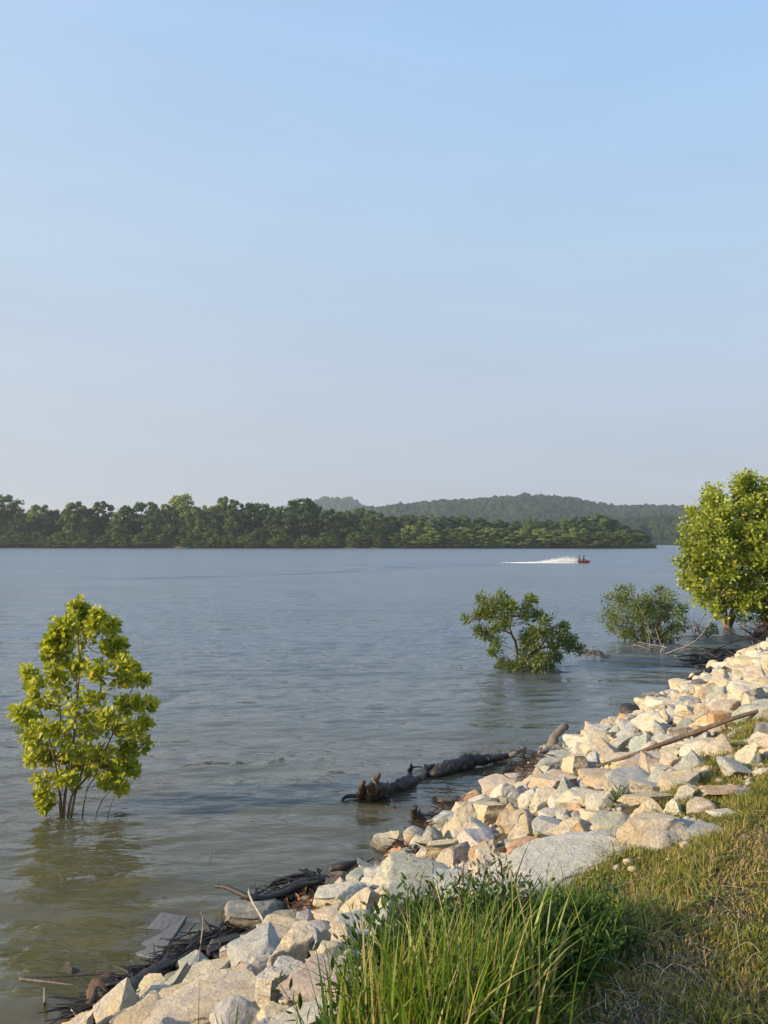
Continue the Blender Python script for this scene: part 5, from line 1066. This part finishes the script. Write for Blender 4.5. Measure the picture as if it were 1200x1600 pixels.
# broad-bladed reed-like tufts standing out against the pale rocks
def tuft(name, label, spots, hgt_, wid, lean, colr=.3, seg=9):
    P, H, W, A, Ln = [], [], [], [], []
    for (px, py, topx, topy) in spots:
        b_ = cast(px, py); P.append(b_ - [0, 0, .02]); t_ = Pd(topx, topy, b_[1] + rng.normal(0, .05)); H.append(max(.08, t_[2] - b_[2])); dx = t_[0] - b_[0]; Ln.append(min(1.1, abs(dx) / H[-1])); A.append(0.1 if dx > 0 else 3.04); W.append(wid * rng.uniform(.8, 1.2))
    c0 = P[0].copy(); P = np.array(P) - c0; fa = rng.normal(0, .4, len(P)); V, F = blades(P, np.array(H), np.array(W), np.array(A), np.array(Ln), seg, face=fa, curl=.4)
    o = mesh_np(name, V, F, M['tall'], attr={'rnd': np.repeat(np.clip(rng.normal(colr, .1, len(P)), 0, 1), seg)}); o.location = tuple(c0); tag(o, label, 'grass tuft')
tuft('grass_tuft', 'broad upright blades at the left top corner of the grass clump', [(620, 1500, 606, 1370), (632, 1500, 640, 1362), (640, 1510, 668, 1340), (650, 1500, 690, 1350), (610, 1520, 560, 1392), (600, 1520, 575, 1420), (612, 1490, 626, 1390)], .3, .016, .4)
tuft('grass_tuft', 'broad arching blades over the veined slab, right of centre in the clump', [(790, 1480, 838, 1290), (800, 1490, 862, 1345), (780, 1480, 830, 1350), (810, 1500, 845, 1335), (830, 1500, 905, 1345), (825, 1490, 900, 1365), (900, 1480, 955, 1335), (905, 1480, 985, 1320), (890, 1490, 935, 1350), (770, 1480, 800, 1360), (860, 1490, 870, 1370), (815, 1500, 925, 1335)], .3, .013, .4, .25)
tuft('grass_tuft', 'short bright tuft of wide blades in front of the long cream boulder at the bottom', [(352, 1725, 300, 1575), (356, 1725, 330, 1560), (360, 1725, 350, 1550), (362, 1725, 372, 1552), (366, 1725, 376, 1548), (370, 1725, 392, 1560), (350, 1725, 318, 1590), (368, 1725, 405, 1555), (345, 1725, 310, 1552), (362, 1725, 362, 1558)], .15, .011, .4, .6)
tuft('grass_tuft', 'few single thin stems rising against the rocks left of the clump', [(463, 1640, 470, 1527), (508, 1620, 496, 1560), (520, 1600, 500, 1430), (540, 1560, 548, 1400), (310, 1640, 310, 1528), (530, 1600, 470, 1560), (545, 1590, 500, 1478)], .3, .006, .4, .15); bpy.context.scene.collection.objects[-1]['kind'] = 'stuff'
# brown dried weed at the top of the clump, and single sprouts
lvb = Leaves('lance'); mbb = MB()
for k in range(30):
    px = rng.uniform(700, 800); b_ = cast(px, rng.uniform(1430, 1480)); shoot(lvb, mbb, b_, unit(np.array([rng.normal(.05, .2), rng.normal(0, .2), 1])), rng.uniform(.25, .42), 9, rng.uniform(.03, .06), rng.uniform(.1, .8), .2, .1, .0025, .4)
dwd = lvb.build('dried_weeds', M['vine']); tag(dwd, 'reddish-brown dried weed stalks rising from the top of the grass clump', 'weeds', kind='stuff'); mbb.build('stems', M['vine'], dwd)
for (px, py, label, nn_, hh_, ss_) in [(968, 1262, 'green weed growing in the dark gap between the rocks below the pole', 40, .16, .05), (832, 1278, 'tiny green sprout on the left of the yellow-cream leaning stone', 10, .14, .05), (1095, 1420, 'low leafy weed in the middle of the lawn', 16, .10, .04), (1030, 1270, 'thin grass between the creased cream stone and the white pyramid stone', 18, .10, .03), (1120, 1205, 'small weed among pebbles at the lawn corner', 18, .1, .03), (655, 1395, 'upright feathery weed stem at the left top of the clump', 8, .32, .04)]:
    b_ = cast(px, py); l1 = Leaves('lance'); m1 = MB()
    for k in range(max(3, nn_ // 3)): shoot(l1, m1, b_ + np.array([rng.normal(0, .05), rng.normal(0, .05), .0]), unit(np.array([rng.normal(0, .5), rng.normal(0, .4), 1])), hh_ * rng.uniform(.7, 1.2), 9, ss_, rng.uniform(.3, .8), .2, .1, .002, .8)
    r1_ = empty('small_weed', b_, label, 'weed'); m1.build('stem', M['weed'], r1_, off=b_); tag(l1.build('leaf', M['weed'], r1_, off=b_), kind='stuff')
# ------------------------------------------------------------------ haze
hb = bpy.data.meshes.new('haze'); bm = bmesh.new(); bmesh.ops.create_cube(bm, size=1.0); bm.to_mesh(hb); bm.free()
ho = bpy.data.objects.new('haze', hb); COL.objects.link(ho); ho.scale = (5600, 3900, 165); ho.location = (0, 1600, 165 / 2 - 4.3)
hz, n, out = newmat('haze_air'); v = N(n, 'ShaderNodeVolumePrincipled'); v.inputs['Color'].default_value = (0.78, 0.88, 1.0, 1); v.inputs['Density'].default_value = 0.00020; v.inputs['Anisotropy'].default_value = 0.2
L(n, v.outputs[0], out.inputs['Volume']); hb.materials.append(hz); tag(ho, 'pale summer haze over the river and hills', 'haze', kind='stuff')

# ------------------------------------------------------------------ labels: what nothing else tells apart is told by its place from the left
ORD = ['leftmost', 'second from left', 'third from left', 'fourth from left', 'fifth from left', 'sixth from left', 'seventh from left', 'eighth from left', 'ninth from left', 'tenth from left'] + [f'{w_} from left' for w_ in ('eleventh', 'twelfth', 'thirteenth', 'fourteenth', 'fifteenth', 'sixteenth', 'seventeenth', 'eighteenth', 'nineteenth', 'twentieth')]
byl = {}
for o in COL.objects:
    if o.parent is None and o.get('label') and o.get('kind') is None: byl.setdefault(o['label'], []).append(o)
for lb, os_ in byl.items():
    if len(os_) > 1 and len(os_) <= 20:
        os_.sort(key=lambda q: q.location.x / max(q.location.y, .1))
        for i_, q in enumerate(os_):
            if len(lb.split()) + len(ORD[i_].split()) <= 16: q['label'] = lb + ', ' + ORD[i_]
